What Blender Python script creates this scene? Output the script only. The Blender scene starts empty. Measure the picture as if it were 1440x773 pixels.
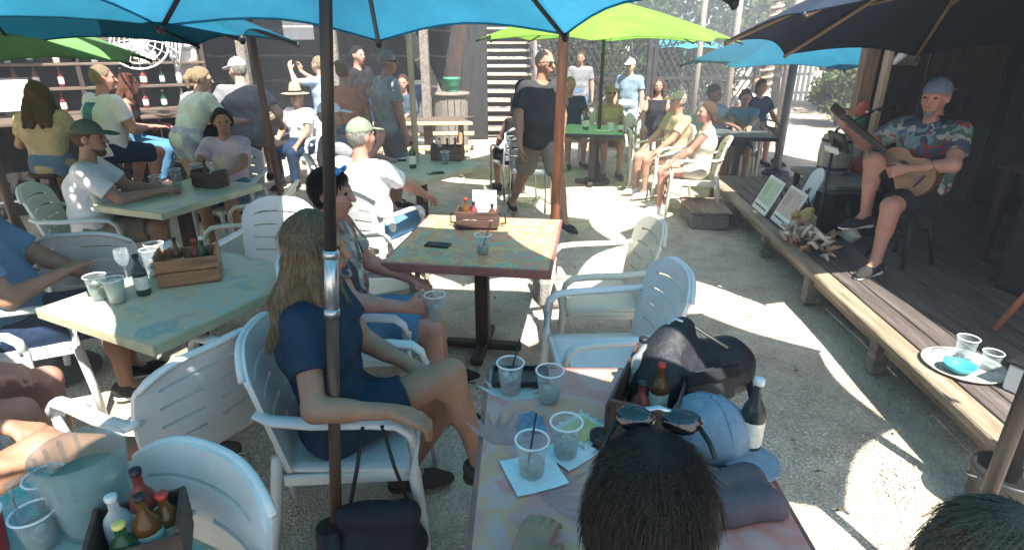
import bpy, math, random
import numpy as np
from mathutils import Vector, Matrix, Quaternion
random.seed(7); np.random.seed(7)
R_ = math.radians
scene = bpy.context.scene

# ---------------------------------------------------------------- camera
CAMH = 1.88
cam = bpy.data.cameras.new('camera'); cam_o = bpy.data.objects.new('camera', cam)
scene.collection.objects.link(cam_o)
cam.lens = 20.5; cam.sensor_width = 36.0; cam.clip_start = 0.05; cam.clip_end = 600
cam_o.location = (0, 0, CAMH); cam_o.rotation_euler = (R_(90 - 21.71), 0, 0)
scene.camera = cam_o

# ---------------------------------------------------------------- sky, sun, exposure
SUN = Vector((0.5, -1.4, 2.1)).normalized()          # direction towards the sun
world = bpy.data.worlds.new('World'); scene.world = world; world.use_nodes = True
wn = world.node_tree; bg = wn.nodes['Background']
sky = wn.nodes.new('ShaderNodeTexSky'); sky.sky_type = 'NISHITA'; sky.sun_disc = False
sky.sun_elevation = math.asin(SUN.z); sky.sun_rotation = math.atan2(SUN.x, SUN.y)
sky.dust_density = 2.0; sky.air_density = 1.0
wn.links.new(sky.outputs[0], bg.inputs[0]); bg.inputs[1].default_value = 0.085
sl = bpy.data.lights.new('sun', 'SUN'); sl.energy = 5.0; sl.angle = R_(0.5); sl.color = (1, .96, .88)
so = bpy.data.objects.new('sun', sl); scene.collection.objects.link(so)
so.rotation_euler = (-SUN).to_track_quat('-Z', 'Y').to_euler(); so.location = (3, -8, 12)
scene.view_settings.view_transform = 'Standard'; scene.view_settings.look = 'None'
scene.view_settings.exposure = 2.0; scene.view_settings.gamma = 1.0
scene.cycles.max_bounces = 4; scene.cycles.diffuse_bounces = 3; scene.cycles.glossy_bounces = 2; scene.cycles.transparent_max_bounces = 8; scene.cycles.caustics_reflective = False; scene.cycles.caustics_refractive = False; scene.cycles.volume_bounces = 0

# ---------------------------------------------------------------- helpers
def link(o): scene.collection.objects.link(o); return o
def tag(o, label=None, cat=None, group=None, kind=None):
    if label: o['label'] = label
    if cat: o['category'] = cat
    if group: o['group'] = group
    if kind: o['kind'] = kind
    return o
def thing(name, label, cat, loc=(0,0,0), rz=0, group=None):
    o = link(bpy.data.objects.new(name, None)); o.empty_display_size = .1
    o.location = loc; o.rotation_euler = (0, 0, R_(rz)); return tag(o, label, cat, group)
def copy_tree(o, parent=None):
    c = o.copy(); link(c); c.parent = parent
    for ch in list(o.children): copy_tree(ch, c)
    return c
def newmesh(name, v, f, mat, smooth=False):
    me = bpy.data.meshes.new(name); me.from_pydata([tuple(p) for p in v], [], f)
    if mat: me.materials.append(mat)
    if smooth: me.polygons.foreach_set('use_smooth', [True]*len(me.polygons))
    me.update(); return me
def V(*a): return Vector(a)
class MB:
    def __init__(s): s.v = []; s.f = []
    def add(s, v, f):
        n = len(s.v); s.v += [Vector(p) for p in v]; s.f += [[i+n for i in q] for q in f]; return s
    def box(s, c, d, rot=None):
        x, y, z = d[0]/2, d[1]/2, d[2]/2
        v = [V(i, j, k) for i in (-x, x) for j in (-y, y) for k in (-z, z)]
        if rot is not None:
            m = rot if isinstance(rot, Matrix) else Matrix.Rotation(R_(rot), 3, 'Z'); v = [m @ p for p in v]
        return s.add([p + Vector(c) for p in v], [(0,1,3,2),(4,6,7,5),(0,4,5,1),(2,3,7,6),(0,2,6,4),(1,5,7,3)])
    def bbox(s, c, d, b=.006, rot=None):             # box with chamfered edges
        v, f = chamfer(d, b)
        if rot is not None:
            m = rot if isinstance(rot, Matrix) else Matrix.Rotation(R_(rot), 3, 'Z'); v = [m @ p for p in v]
        return s.add([p + Vector(c) for p in v], f)
    def path(s, pts, rad, n=8, flat=1.0, caps=True, up=V(0,0,1)):
        pts = [Vector(p) for p in pts]
        if not isinstance(rad, (list, tuple)): rad = [rad]*len(pts)
        n0 = len(s.v); m = len(pts)
        for i, p in enumerate(pts):
            t = (pts[min(i+1, m-1)] - pts[max(i-1, 0)]).normalized()
            a = t.cross(up)
            if a.length < 1e-3: a = t.cross(V(0, 1, .01))
            a.normalize(); b = a.cross(t)
            for k in range(n):
                an = 2*math.pi*k/n
                s.v.append(p + a*math.cos(an)*rad[i] + b*math.sin(an)*rad[i]*flat)
        for i in range(m-1):
            for k in range(n):
                k2 = (k+1) % n
                s.f.append([n0+i*n+k, n0+i*n+k2, n0+(i+1)*n+k2, n0+(i+1)*n+k])
        if caps:
            s.f.append([n0+k for k in range(n)][::-1]); s.f.append([n0+(m-1)*n+k for k in range(n)])
        return s
    def lathe(s, prof, c=(0,0,0), n=16, cap=True, rot=None):
        n0 = len(s.v); c = Vector(c)
        for r, z in prof:
            for k in range(n):
                an = 2*math.pi*k/n; p = V(r*math.cos(an), r*math.sin(an), z)
                if rot is not None: p = rot @ p
                s.v.append(c + p)
        m = len(prof)
        for i in range(m-1):
            for k in range(n):
                k2 = (k+1) % n
                s.f.append([n0+i*n+k, n0+i*n+k2, n0+(i+1)*n+k2, n0+(i+1)*n+k])
        if cap:
            s.f.append([n0+k for k in range(n)][::-1]); s.f.append([n0+(m-1)*n+k for k in range(n)])
        return s
    def ell(s, c, r, n=12, m=8, rot=None):
        prof = [(max(.001, math.sin(math.pi*i/m)), -math.cos(math.pi*i/m)) for i in range(m+1)]
        n0 = len(s.v); s.lathe(prof, (0,0,0), n)
        for i in range(n0, len(s.v)):
            p = s.v[i]; p = V(p.x*r[0], p.y*r[1], p.z*r[2])
            if rot is not None: p = rot @ p
            s.v[i] = p + Vector(c)
        return s
    def build(s, name, mat, parent=None, smooth=False, loc=None):
        o = link(bpy.data.objects.new(name, newmesh(name, s.v, s.f, mat, smooth)))
        if parent: o.parent = parent
        if loc: o.location = loc
        return o
_ch = {}
def chamfer(d, b):
    x, y, z = d[0]/2, d[1]/2, d[2]/2; b = min(b, x*.9, y*.9, z*.9)
    v = []; idx = {}
    for i in (-1, 1):
        for j in (-1, 1):
            for k in (-1, 1):
                for a in range(3):
                    q = [x-b, y-b, z-b]; q[a] += b
                    idx[(i,j,k,a)] = len(v); v.append(V(i*q[0], j*q[1], k*q[2]))
    f = []
    for a in range(3):
        o1, o2 = [t for t in range(3) if t != a]
        for sg in (-1, 1):
            q = []
            for (p1, p2) in ((-1,-1),(1,-1),(1,1),(-1,1)):
                k = [0,0,0]; k[a] = sg; k[o1] = p1; k[o2] = p2; q.append(idx[(*k, a)])
            f.append(q)
        for p1 in (-1, 1):
            for p2 in (-1, 1):
                q = []
                for sg, ax in ((-1,o1),(1,o1),(1,o2),(-1,o2)):
                    k = [0,0,0]; k[a] = sg; k[o1] = p1; k[o2] = p2; q.append(idx[(*k, ax)])
                f.append(q)
    for i in (-1,1):
        for j in (-1,1):
            for k in (-1,1): f.append([idx[(i,j,k,0)], idx[(i,j,k,1)], idx[(i,j,k,2)]])
    cen = V(0,0,0); out = []
    for q in f:                                       # outward winding
        nrm = (v[q[1]]-v[q[0]]).cross(v[q[2]]-v[q[0]]); mid = sum((v[t] for t in q), V(0,0,0))/len(q)
        out.append(q if nrm.dot(mid) > 0 else q[::-1])
    return v, out

# ---------------------------------------------------------------- materials
MATS = {}
def mat(name, col, rough=.6, var=.15, scale=8., bump=0., bscale=60., metal=0., col2=None, spec=.4, stretch=None, coat=0., transl=0., alpha=1., fine=0.):
    if name in MATS: return MATS[name]
    m = bpy.data.materials.new(name); m.use_nodes = True; nt = m.node_tree; N = nt.nodes; L = nt.links
    b = N['Principled BSDF']; b.inputs['Roughness'].default_value = rough; b.inputs['Metallic'].default_value = metal
    b.inputs['Specular IOR Level'].default_value = spec
    if coat: b.inputs['Coat Weight'].default_value = coat
    tc = N.new('ShaderNodeTexCoord'); mp = N.new('ShaderNodeMapping'); L.new(tc.outputs['Object'], mp.inputs[0])
    if stretch: mp.inputs['Scale'].default_value = stretch
    ns = N.new('ShaderNodeTexNoise'); ns.inputs['Scale'].default_value = scale; ns.inputs['Detail'].default_value = 6
    ns.inputs['Roughness'].default_value = .65
    L.new(mp.outputs[0], ns.inputs['Vector'])
    rp = N.new('ShaderNodeValToRGB'); L.new(ns.outputs['Fac'], rp.inputs[0])
    c2 = col2 or tuple(max(0, c*(1-var*1.6)) for c in col); c1 = tuple(min(1, c*(1+var)) for c in col) if not col2 else col
    rp.color_ramp.elements[0].position = .32; rp.color_ramp.elements[1].position = .68
    rp.color_ramp.elements[0].color = (*c2, 1); rp.color_ramp.elements[1].color = (*c1, 1)
    cout = rp.outputs[0]
    if fine:
        n2 = N.new('ShaderNodeTexNoise'); n2.inputs['Scale'].default_value = bscale*2; n2.inputs['Detail'].default_value = 3
        L.new(mp.outputs[0], n2.inputs['Vector'])
        mx = N.new('ShaderNodeMixRGB'); mx.blend_type = 'OVERLAY'; mx.inputs[0].default_value = fine
        L.new(cout, mx.inputs[1]); L.new(n2.outputs['Fac'], mx.inputs[2]); cout = mx.outputs[0]
    L.new(cout, b.inputs['Base Color'])
    if bump:
        nb = N.new('ShaderNodeTexNoise'); nb.inputs['Scale'].default_value = bscale; nb.inputs['Detail'].default_value = 4
        L.new(mp.outputs[0], nb.inputs['Vector'])
        bp = N.new('ShaderNodeBump'); bp.inputs['Strength'].default_value = bump; bp.inputs['Distance'].default_value = .02
        L.new(nb.outputs['Fac'], bp.inputs['Height']); L.new(bp.outputs[0], b.inputs['Normal'])
    if transl:
        tr = N.new('ShaderNodeBsdfTranslucent'); L.new(cout, tr.inputs['Color'])
        ms = N.new('ShaderNodeMixShader'); ms.inputs[0].default_value = transl
        L.new(b.outputs[0], ms.inputs[1]); L.new(tr.outputs[0], ms.inputs[2])
        L.new(ms.outputs[0], N['Material Output'].inputs['Surface'])
    if alpha < 1:
        tp = N.new('ShaderNodeBsdfTransparent'); ms = N.new('ShaderNodeMixShader'); ms.inputs[0].default_value = alpha
        L.new(tp.outputs[0], ms.inputs[1]); L.new(b.outputs[0], ms.inputs[2])
        L.new(ms.outputs[0], N['Material Output'].inputs['Surface'])
    MATS[name] = m; return m
def patmat(name, cols, scale=20, rough=.7, kind='vor', bump=.25, stretch=None, smooth=False):
    if name in MATS: return MATS[name]
    m = bpy.data.materials.new(name); m.use_nodes = True; nt = m.node_tree; N = nt.nodes; L = nt.links
    b = N['Principled BSDF']; b.inputs['Roughness'].default_value = rough; b.inputs['Specular IOR Level'].default_value = .3
    tc = N.new('ShaderNodeTexCoord'); mp = N.new('ShaderNodeMapping'); L.new(tc.outputs['Object'], mp.inputs[0])
    if stretch: mp.inputs['Scale'].default_value = stretch
    ns = N.new('ShaderNodeTexNoise'); ns.inputs['Scale'].default_value = scale*.5; L.new(mp.outputs[0], ns.inputs['Vector'])
    mx = N.new('ShaderNodeMixRGB'); mx.inputs[0].default_value = .25; L.new(mp.outputs[0], mx.inputs[1]); L.new(ns.outputs['Color'], mx.inputs[2])
    rp = N.new('ShaderNodeValToRGB'); rp.color_ramp.interpolation = 'EASE' if smooth else 'CONSTANT'
    if kind == 'vor':
        vo = N.new('ShaderNodeTexVoronoi'); vo.inputs['Scale'].default_value = scale; L.new(mx.outputs[0], vo.inputs['Vector'])
        sp = N.new('ShaderNodeSeparateColor'); L.new(vo.outputs['Color'], sp.inputs[0]); L.new(sp.outputs[0], rp.inputs[0])
        lo, hi = 0., 1.
    else:
        vo = N.new('ShaderNodeTexNoise'); vo.inputs['Scale'].default_value = scale; vo.inputs['Detail'].default_value = 5; L.new(mx.outputs[0], vo.inputs['Vector'])
        L.new(vo.outputs['Fac'], rp.inputs[0]); lo, hi = .32, .68
    n = len(cols); el = rp.color_ramp.elements
    for i, c in enumerate(cols):
        e = el[i] if i < 2 else el.new(.5)
    for i, c in enumerate(cols):
        el[i].position = lo + (hi-lo)*i/(n if not smooth else max(1, n-1))
    for i, c in enumerate(cols): el[i].color = (*c, 1)
    L.new(rp.outputs[0], b.inputs['Base Color'])
    bp = N.new('ShaderNodeBump'); bp.inputs['Strength'].default_value = bump; bp.inputs['Distance'].default_value = .01
    nb = N.new('ShaderNodeTexNoise'); nb.inputs['Scale'].default_value = 45; L.new(tc.outputs['Object'], nb.inputs['Vector'])
    L.new(nb.outputs['Fac'], bp.inputs['Height']); L.new(bp.outputs[0], b.inputs['Normal'])
    MATS[name] = m; return m
def glass(name, col, alpha=.35, rough=.1, edge=.4):
    if name in MATS: return MATS[name]
    m = bpy.data.materials.new(name); m.use_nodes = True; nt = m.node_tree; N = nt.nodes; L = nt.links
    b = N['Principled BSDF']; b.inputs['Base Color'].default_value = (*col, 1); b.inputs['Roughness'].default_value = rough
    tp = N.new('ShaderNodeBsdfTransparent'); tp.inputs[0].default_value = (*[.5+.5*c for c in col], 1)
    lw = N.new('ShaderNodeLayerWeight'); lw.inputs[0].default_value = .45
    ma = N.new('ShaderNodeMath'); ma.operation = 'MULTIPLY_ADD'; ma.inputs[1].default_value = edge; ma.inputs[2].default_value = alpha
    L.new(lw.outputs['Facing'], ma.inputs[0]); ma.use_clamp = True
    ms = N.new('ShaderNodeMixShader'); L.new(ma.outputs[0], ms.inputs[0]); L.new(tp.outputs[0], ms.inputs[1]); L.new(b.outputs[0], ms.inputs[2])
    L.new(ms.outputs[0], N['Material Output'].inputs['Surface']); MATS[name] = m; return m
def emit(name, col, st, cols=None):
    m = bpy.data.materials.new(name); m.use_nodes = True; N = m.node_tree.nodes
    b = N['Principled BSDF']; b.inputs['Emission Color'].default_value = (*col, 1); b.inputs['Emission Strength'].default_value = st
    if cols:
        ns = N.new('ShaderNodeTexNoise'); ns.inputs['Scale'].default_value = 7; rp = N.new('ShaderNodeValToRGB')
        rp.color_ramp.elements[0].position = .4; rp.color_ramp.elements[1].position = .6
        rp.color_ramp.elements[0].color = (*cols[0], 1); rp.color_ramp.elements[1].color = (*cols[1], 1)
        tc = N.new('ShaderNodeTexCoord'); m.node_tree.links.new(tc.outputs['Object'], ns.inputs['Vector'])
        m.node_tree.links.new(ns.outputs['Fac'], rp.inputs[0]); m.node_tree.links.new(rp.outputs[0], b.inputs['Emission Color'])
    return m
WOOD = mat('wood', (.24,.15,.09), .65, .35, 3, .3, 40, stretch=(9, 9, .8))
WOODX = mat('wood_x', (.26,.19,.13), .7, .35, 3, .3, 40, stretch=(.8, 9, 9))
WOODY = mat('wood_y', (.26,.19,.13), .7, .35, 3, .3, 40, stretch=(9, .8, 9))
PALEWOOD = mat('pale_wood', (.55,.42,.26), .6, .25, 3, .25, 40, stretch=(9, 9, .9))
REDWOOD = mat('red_wood', (.36,.13,.06), .5, .3, 4, .2, 40, stretch=(9, 9, .8))
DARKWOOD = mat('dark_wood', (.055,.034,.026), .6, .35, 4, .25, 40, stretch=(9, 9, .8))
GREYWOOD = mat('grey_wood', (.23,.20,.17), .8, .35, 4, .4, 40, stretch=(9, .8, 9))
PLASTIC = mat('white_resin', (.66,.67,.66), .42, .07, 3.5, .05, 90, spec=.45, fine=.12)
BEIGERESIN = mat('sand_resin', (.62,.57,.46), .45, .08, 3.5, .05, 90, spec=.45, fine=.12)
DARKMETAL = mat('dark_metal', (.025,.025,.028), .45, .2, 10, .05, 80, metal=.3)
STEEL = mat('steel', (.55,.56,.57), .32, .1, 12, .04, 90, metal=.9)
BLACK = mat('black_plastic', (.015,.015,.017), .45, .2, 8, .05, 80)
CONCRETE = mat('concrete', (.27,.26,.24), .9, .25, 6, .5, 50)
# ================================================================ ground
def ground_mat():
    m = bpy.data.materials.new('shell_gravel'); m.use_nodes = True; N = m.node_tree.nodes; L = m.node_tree.links
    b = N['Principled BSDF']; b.inputs['Roughness'].default_value = .95; b.inputs['Specular IOR Level'].default_value = .15
    tc = N.new('ShaderNodeTexCoord')
    def noise(s, d=5):
        n = N.new('ShaderNodeTexNoise'); n.inputs['Scale'].default_value = s; n.inputs['Detail'].default_value = d
        L.new(tc.outputs['Object'], n.inputs['Vector']); return n.outputs['Fac']
    def ramp(fac, a, c0, c1, lo=.35, hi=.65):
        r = N.new('ShaderNodeValToRGB'); L.new(fac, r.inputs[0]); r.color_ramp.elements[0].position = lo; r.color_ramp.elements[1].position = hi
        r.color_ramp.elements[0].color = (*c0, 1); r.color_ramp.elements[1].color = (*c1, 1); return r.outputs[0]
    def mix(mode, f, a, c):
        x = N.new('ShaderNodeMixRGB'); x.blend_type = mode; x.inputs[0].default_value = f; L.new(a, x.inputs[1]); L.new(c, x.inputs[2]); return x.outputs[0]
    base = ramp(noise(1.3, 7), 0, (.53,.45,.355), (.68,.585,.475))
    vo = N.new('ShaderNodeTexVoronoi'); vo.inputs['Scale'].default_value = 75; L.new(tc.outputs['Object'], vo.inputs['Vector'])
    peb = ramp(vo.outputs['Color'], 0, (.30,.29,.28), (.72,.70,.66), .1, .9)
    c = mix('OVERLAY', .45, base, peb)
    dark = ramp(noise(38, 6), 0, (.5,.47,.43), (1,1,1), .34, .46)
    c = mix('MULTIPLY', .3, c, dark)
    c = mix('MULTIPLY', .5, c, ramp(noise(5, 6), 0, (.6,.57,.53), (1,1,1), .38, .55))
    L.new(c, b.inputs['Base Color'])
    bp = N.new('ShaderNodeBump'); bp.inputs['Strength'].default_value = .7; bp.inputs['Distance'].default_value = .02
    ad = N.new('ShaderNodeMath'); ad.operation = 'ADD'; L.new(vo.outputs['Distance'], ad.inputs[0]); L.new(noise(25), ad.inputs[1])
    L.new(ad.outputs[0], bp.inputs['Height']); L.new(bp.outputs[0], b.inputs['Normal'])
    return m
GM = ground_mat()
n = 60; v = []; f = []
xs = [-200, -60, -20] + [-12 + 24*i/60 for i in range(61)] + [20, 60, 200]
ys = [-60, -20, -6] + [-1 + 15*i/50 for i in range(51)] + [17, 25, 60, 150, 400]
for y in ys:
    for x in xs:
        inr = -11 < x < 11 and -.5 < y < 13
        z = (.012*math.sin(x*2.1+1)*math.sin(y*1.7) + .01*math.sin(x*4.3+y*3.1)) if inr else 0
        v.append((x, y, z - .012))
w = len(xs)
for j in range(len(ys)-1):
    for i in range(w-1): f.append((j*w+i, j*w+i+1, (j+1)*w+i+1, (j+1)*w+i))
g = link(bpy.data.objects.new('ground', newmesh('ground', v, f, GM, True))); g['kind'] = 'structure'
# loose pebbles (uncountable)
pv = np.array([[1,0,0],[-1,0,0],[0,1,0],[0,-1,0],[0,0,1],[0,0,-.4]], float)
pf = np.array([[0,2,4],[2,1,4],[1,3,4],[3,0,4],[2,0,5],[1,2,5],[3,1,5],[0,3,5]])
rng = np.random.default_rng(3)
NP = 52000
d = .9 + 7.2*rng.random(NP)**1.5; an = (rng.random(NP)-.5)*1.55
px = d*np.tan(an)*.9; py = d; sc = .0045 + .0085*rng.random(NP)**2.5
rot = rng.random(NP)*6.28; asp = .6+.4*rng.random(NP)
loc = pv[None]*sc[:,None,None]*np.stack([np.ones(NP), asp, .7*np.ones(NP)], 1)[:,None,:]
c, s_ = np.cos(rot)[:,None], np.sin(rot)[:,None]
X = loc[:,:,0]*c - loc[:,:,1]*s_ + px[:,None]; Y = loc[:,:,0]*s_ + loc[:,:,1]*c + py[:,None]
gz = .012*np.sin(px*2.1+1)*np.sin(py*1.7) + .01*np.sin(px*4.3+py*3.1) - .011
Z = loc[:,:,2] + gz[:,None]
keep = px < 1.95
allv = np.stack([X, Y, Z], 2)[keep].reshape(-1, 3); nf = keep.sum()
allf = (pf[None] + (np.arange(nf)*6)[:,None,None]).reshape(-1, 3)
me = bpy.data.meshes.new('gravel'); me.from_pydata(allv.tolist(), [], allf.tolist())
pm = patmat('pebbles', [(.54,.48,.39), (.46,.41,.33), (.63,.57,.48), (.40,.36,.29), (.56,.48,.38)], 40, .9)
me.materials.append(pm); go = link(bpy.data.objects.new('gravel', me))
tag(go, 'loose shell and pebble gravel strewn over the ground', 'gravel', kind='stuff')

r_ = random.Random(21); lf = MB()                  # dry leaves and scraps blown about the yard
for k in range(170):
    x, y = r_.uniform(-3.5, 2.1), 1.3+7*r_.random()**1.3; a = r_.uniform(0, 6.28); L_ = r_.uniform(.012,.03); z = .012
    c, s = math.cos(a), math.sin(a); n0 = len(lf.v)
    lf.v += [V(x-c*L_, y-s*L_, z), V(x-s*L_*.4, y+c*L_*.4, z+.006), V(x+c*L_, y+s*L_, z+.004), V(x+s*L_*.4, y-c*L_*.4, z+.008)]; lf.f.append([n0, n0+3, n0+2, n0+1])
tag(lf.build('fallen_leaves', patmat('dry_leaf', [(.16,.09,.04),(.10,.06,.03),(.22,.15,.07),(.35,.32,.28)], 9, .9)), 'dry leaves and scraps scattered over the gravel', 'leaves', kind='stuff')
# ================================================================ umbrellas
def fabric(name, col, transl):
    return mat(name, col, .85, .16, 2.2, .2, 260, transl=transl, spec=.1, fine=.1)
BLUE = fabric('blue_canvas', (.045,.27,.42), .48); TEAL = fabric('teal_canvas', (.008,.095,.15), .28)
GREEN = fabric('lime_canvas', (.24,.46,.07), .5); SAGE = fabric('sage_canvas', (.17,.36,.13), .36)
NAVY = fabric('navy_canvas', (.020,.030,.048), .06); AQUA = fabric('aqua_canvas', (.10,.50,.62), .5)
def umbrella(label, x, y, rimz, apexz, R, yaw, fab, polem, pr=.024, tx=0., ty=0., n=8, ribm=None, base='bucket', z0=0., lean=(0,0), poletop=None, collar=None, rope=False, rr=.010):
    t = thing('patio_umbrella', label, 'umbrella', (x, y, z0), 0, 'patio umbrellas')
    ribm = ribm or DARKMETAL
    rz, az = rimz - z0, apexz - z0
    top = V(lean[0], lean[1], az)
    def tip(k):
        a = R_(yaw) + 2*math.pi*k/n
        p = V(R*math.sin(a), R*math.cos(a), 0); return p + V(lean[0], lean[1], rz + tx*p.x + ty*p.y)
    NU, NV = 8, 6
    for k in range(n):
        a, b = tip(k), tip(k+1); m = MB()
        for j in range(NV+1):
            w = (.05 + .95*j/NV)
            for i in range(NU+1):
                u = i/NU; e = a.lerp(b, u); sc = w*(1 - .055*math.sin(math.pi*u)*w)
                p = top.lerp(e, sc); p.z += (.045*math.sin(math.pi*w)*.8 - .03*math.sin(math.pi*u)*w*(1-w)*2 + .022*math.sin(math.pi*u)*w*w)
                m.v.append(p)
        for j in range(NV):
            for i in range(NU):
                q = j*(NU+1)+i; m.f.append([q, q+1, q+NU+2, q+NU+1])
        m.build('canopy_panel', fab, t, True)
        # hem of the panel
        h = MB(); h.path([V(*p)-V(0,0,.004) for p in m.v[-(NU+1):]], .005, 5); h.build('hem', fab, t.children[-1], True)
    run = V(lean[0]*.8, lean[1]*.8, az - .5*(az-rz))
    for k in range(n):
        p = tip(k); q = top - V(0,0,.05)
        mid = q.lerp(p, .52) - V(0,0,.012)
        bow = q.lerp(p, .5) + V(0,0,.012)
        r = MB(); r.path([q, bow - V(0,0,.004), p - V(0,0,.02)], rr, 6); rb = r.build('rib', ribm, t, True)
        s = MB(); s.path([run, mid], rr*.8, 6); s.build('strut', ribm, rb, True)
        c = MB(); c.ell(p - V(0,0,.016), (.016,.016,.022), 8, 5); c.build('rib_tip', DARKMETAL, rb, True)
    hb = MB(); hb.lathe([(.03,-.05),(.045,-.03),(.045,.02),(.03,.04)], run, 12); hb.build('runner', DARKMETAL, t, True)
    hb = MB(); hb.lathe([(.02,-.08),(.045,-.06),(.045,.0),(.03,.03),(.012,.07),(.004,.1)], top, 12); hb.build('finial', DARKMETAL, t, True)
    pm = MB(); pb = V(0, 0, .02)
    if collar:
        c0, c1, upper = collar
        f = lambda z: pb.lerp(top, (z-pb.z)/(top.z-pb.z))
        pm.path([pb, f(c0)], pr, 14); pm.build('pole', polem, t, True)
        u = MB(); u.path([f(c1), top], pr*.92, 14); u.build('upper_pole', upper, t, True)
        cl = MB(); cl.path([f(c0-.01), f(c1+.01)], pr*1.12, 16); co = cl.build('collar', STEEL, t, True)
        for z in (c0, c1):
            e = MB(); e.path([f(z-.012), f(z+.012)], pr*1.25, 16); e.build('collar_ring', STEEL, co, True)
    else:
        if base == 'hung': pb = run - V(0,0,.12)
        pm.path([pb, pb.lerp(top, .5), top], pr, 12); pm.build('pole', polem, t, True)
    if base == 'bucket':
        b = MB(); b.lathe([(.13,0),(.17,.17),(.175,.19),(.15,.2),(.05,.2)], (0,0,0), 18); b.build('base', CONCRETE, t, True)
    elif base == 'block':
        b = MB(); b.bbox((0,0,.1), (.24,.34,.2), .015, 8); b.build('base', CONCRETE, t)
    elif base == 'disc':
        b = MB(); b.lathe([(.2,0),(.2,.03),(.17,.06),(.06,.08),(.045,.3),(.04,.3)], (0,0,0), 20); b.build('base', DARKMETAL, t, True)
    if base == 'hung':
        a = MB(); a.path([top+V(0,0,.02), top+V(.9,0,.32), top+V(2.1,0,.42)], .04, 10); a.build('support_arm', polem, t, True)
    if rope:
        far = V(.12, .26, 0); z1 = (rz+az)/2
        r = MB(); r.path([top+V(.02,.02,-.1), V(.05,.10,rz+.36), V(.06,.12,rz+.16), V(.075,.13,rz+.10), V(.09,.13,rz+.17), V(.085,.12,rz+.4)], .004, 6); r.build('cord', BLACK, t, True)
        r = MB(); r.path([top+V(-.02,.02,-.1), V(.03,.10,rz+.36), V(.04,.12,rz+.26), V(.055,.13,rz+.23), V(.065,.13,rz+.4)], .004, 6); r.build('cord', BLACK, t, True)
    return t
POLEBROWN = mat('pole_brown', (.11,.055,.035), .45, .25, 4, .15, 40, stretch=(9,9,.6))
POLEDARK = mat('pole_dark', (.028,.022,.022), .4, .25, 4, .1, 40, stretch=(9,9,.6))
RIBTAN = mat('rib_tan', (.30,.20,.11), .5, .2, 5, .1, 40)
umbrella('bright blue umbrella on dark two-piece pole with silver collar, nearest the camera', -.645, 1.58, 2.03, 2.60, 1.18, -8, BLUE, POLEBROWN, .020, ty=-.12, lean=(.17,.26), collar=(1.08,1.27,POLEDARK), rope=True, base='disc')
umbrella('blue umbrella on thick reddish wood pole in a grey block behind the centre table', .31, 4.24, 2.30, 2.85, 1.30, 10, BLUE, REDWOOD, .036, lean=(.06,0), base='block', ty=-.02)
umbrella('lime green umbrella on a thin dark pole by the green table', 1.22, 8.35, 1.90, 2.42, 1.75, 12, GREEN, DARKMETAL, .026, base='disc', tx=-.01)
umbrella('dark navy umbrella with pale wood ribs over the stage edge', 3.05, 4.15, 1.95, 2.62, 1.55, 22, NAVY, DARKWOOD, .03, ty=-.12, tx=-.01, ribm=RIBTAN, rr=.016, base='hung')
umbrella('teal umbrella on a thick grey pole at the far end of the stage', 4.05, 8.9, 1.58, 2.15, 1.6, 4, TEAL, mat('pole_grey',(.20,.20,.22),.5,.3,4,.2,40,stretch=(9,9,.6)), .06, z0=.0, base='disc')
umbrella('blue umbrella on pale wood pole through the table of the two capped men', -.97, 5.92, 2.15, 2.7, 1.4, 5, BLUE, PALEWOOD, .03, base='disc')
umbrella('teal umbrella on a red brown pole between the left tables and the bar', -2.13, 5.32, 2.12, 2.66, 1.3, 20, TEAL, POLEBROWN, .03, base='bucket', lean=(-.10,0))
umbrella('deep teal umbrella over the left front table, at the upper left corner', -2.76, 3.12, 1.90, 2.46, 1.64, 14, TEAL, POLEBROWN, .024, base='disc', ty=-.02)
umbrella('sage green umbrella at the far left edge', -4.35, 4.75, 1.74, 2.3, 1.42, 0, SAGE, POLEDARK, .024, base='disc')
umbrella('small pale aqua umbrella far behind the lime green one', 4.2, 15.2, 1.75, 2.15, .95, 10, AQUA, PALEWOOD, .03, base='disc')
umbrella('blue umbrella added close on the right of the camera for its shade', 1.55, 1.50, 2.20, 2.75, 1.08, 22, BLUE, POLEDARK, .024, base='disc')  # added umbrella, canopy out of view, placed to shape the sun patches
umbrella('teal umbrella added just outside the frame on the lower left for its shade', -2.62, .12, 2.2, 2.75, 1.5, 10, TEAL, POLEDARK, .024, base='disc')  # unseen, added to block sun and sky from the lower left
umbrella('unseen blue umbrella added just behind the camera for its shade', .05, -.45, 2.25, 2.8, 1.58, 5, BLUE, POLEDARK, .024, base='disc')  # unseen, added to keep the front tables and chairs out of the sun

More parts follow.
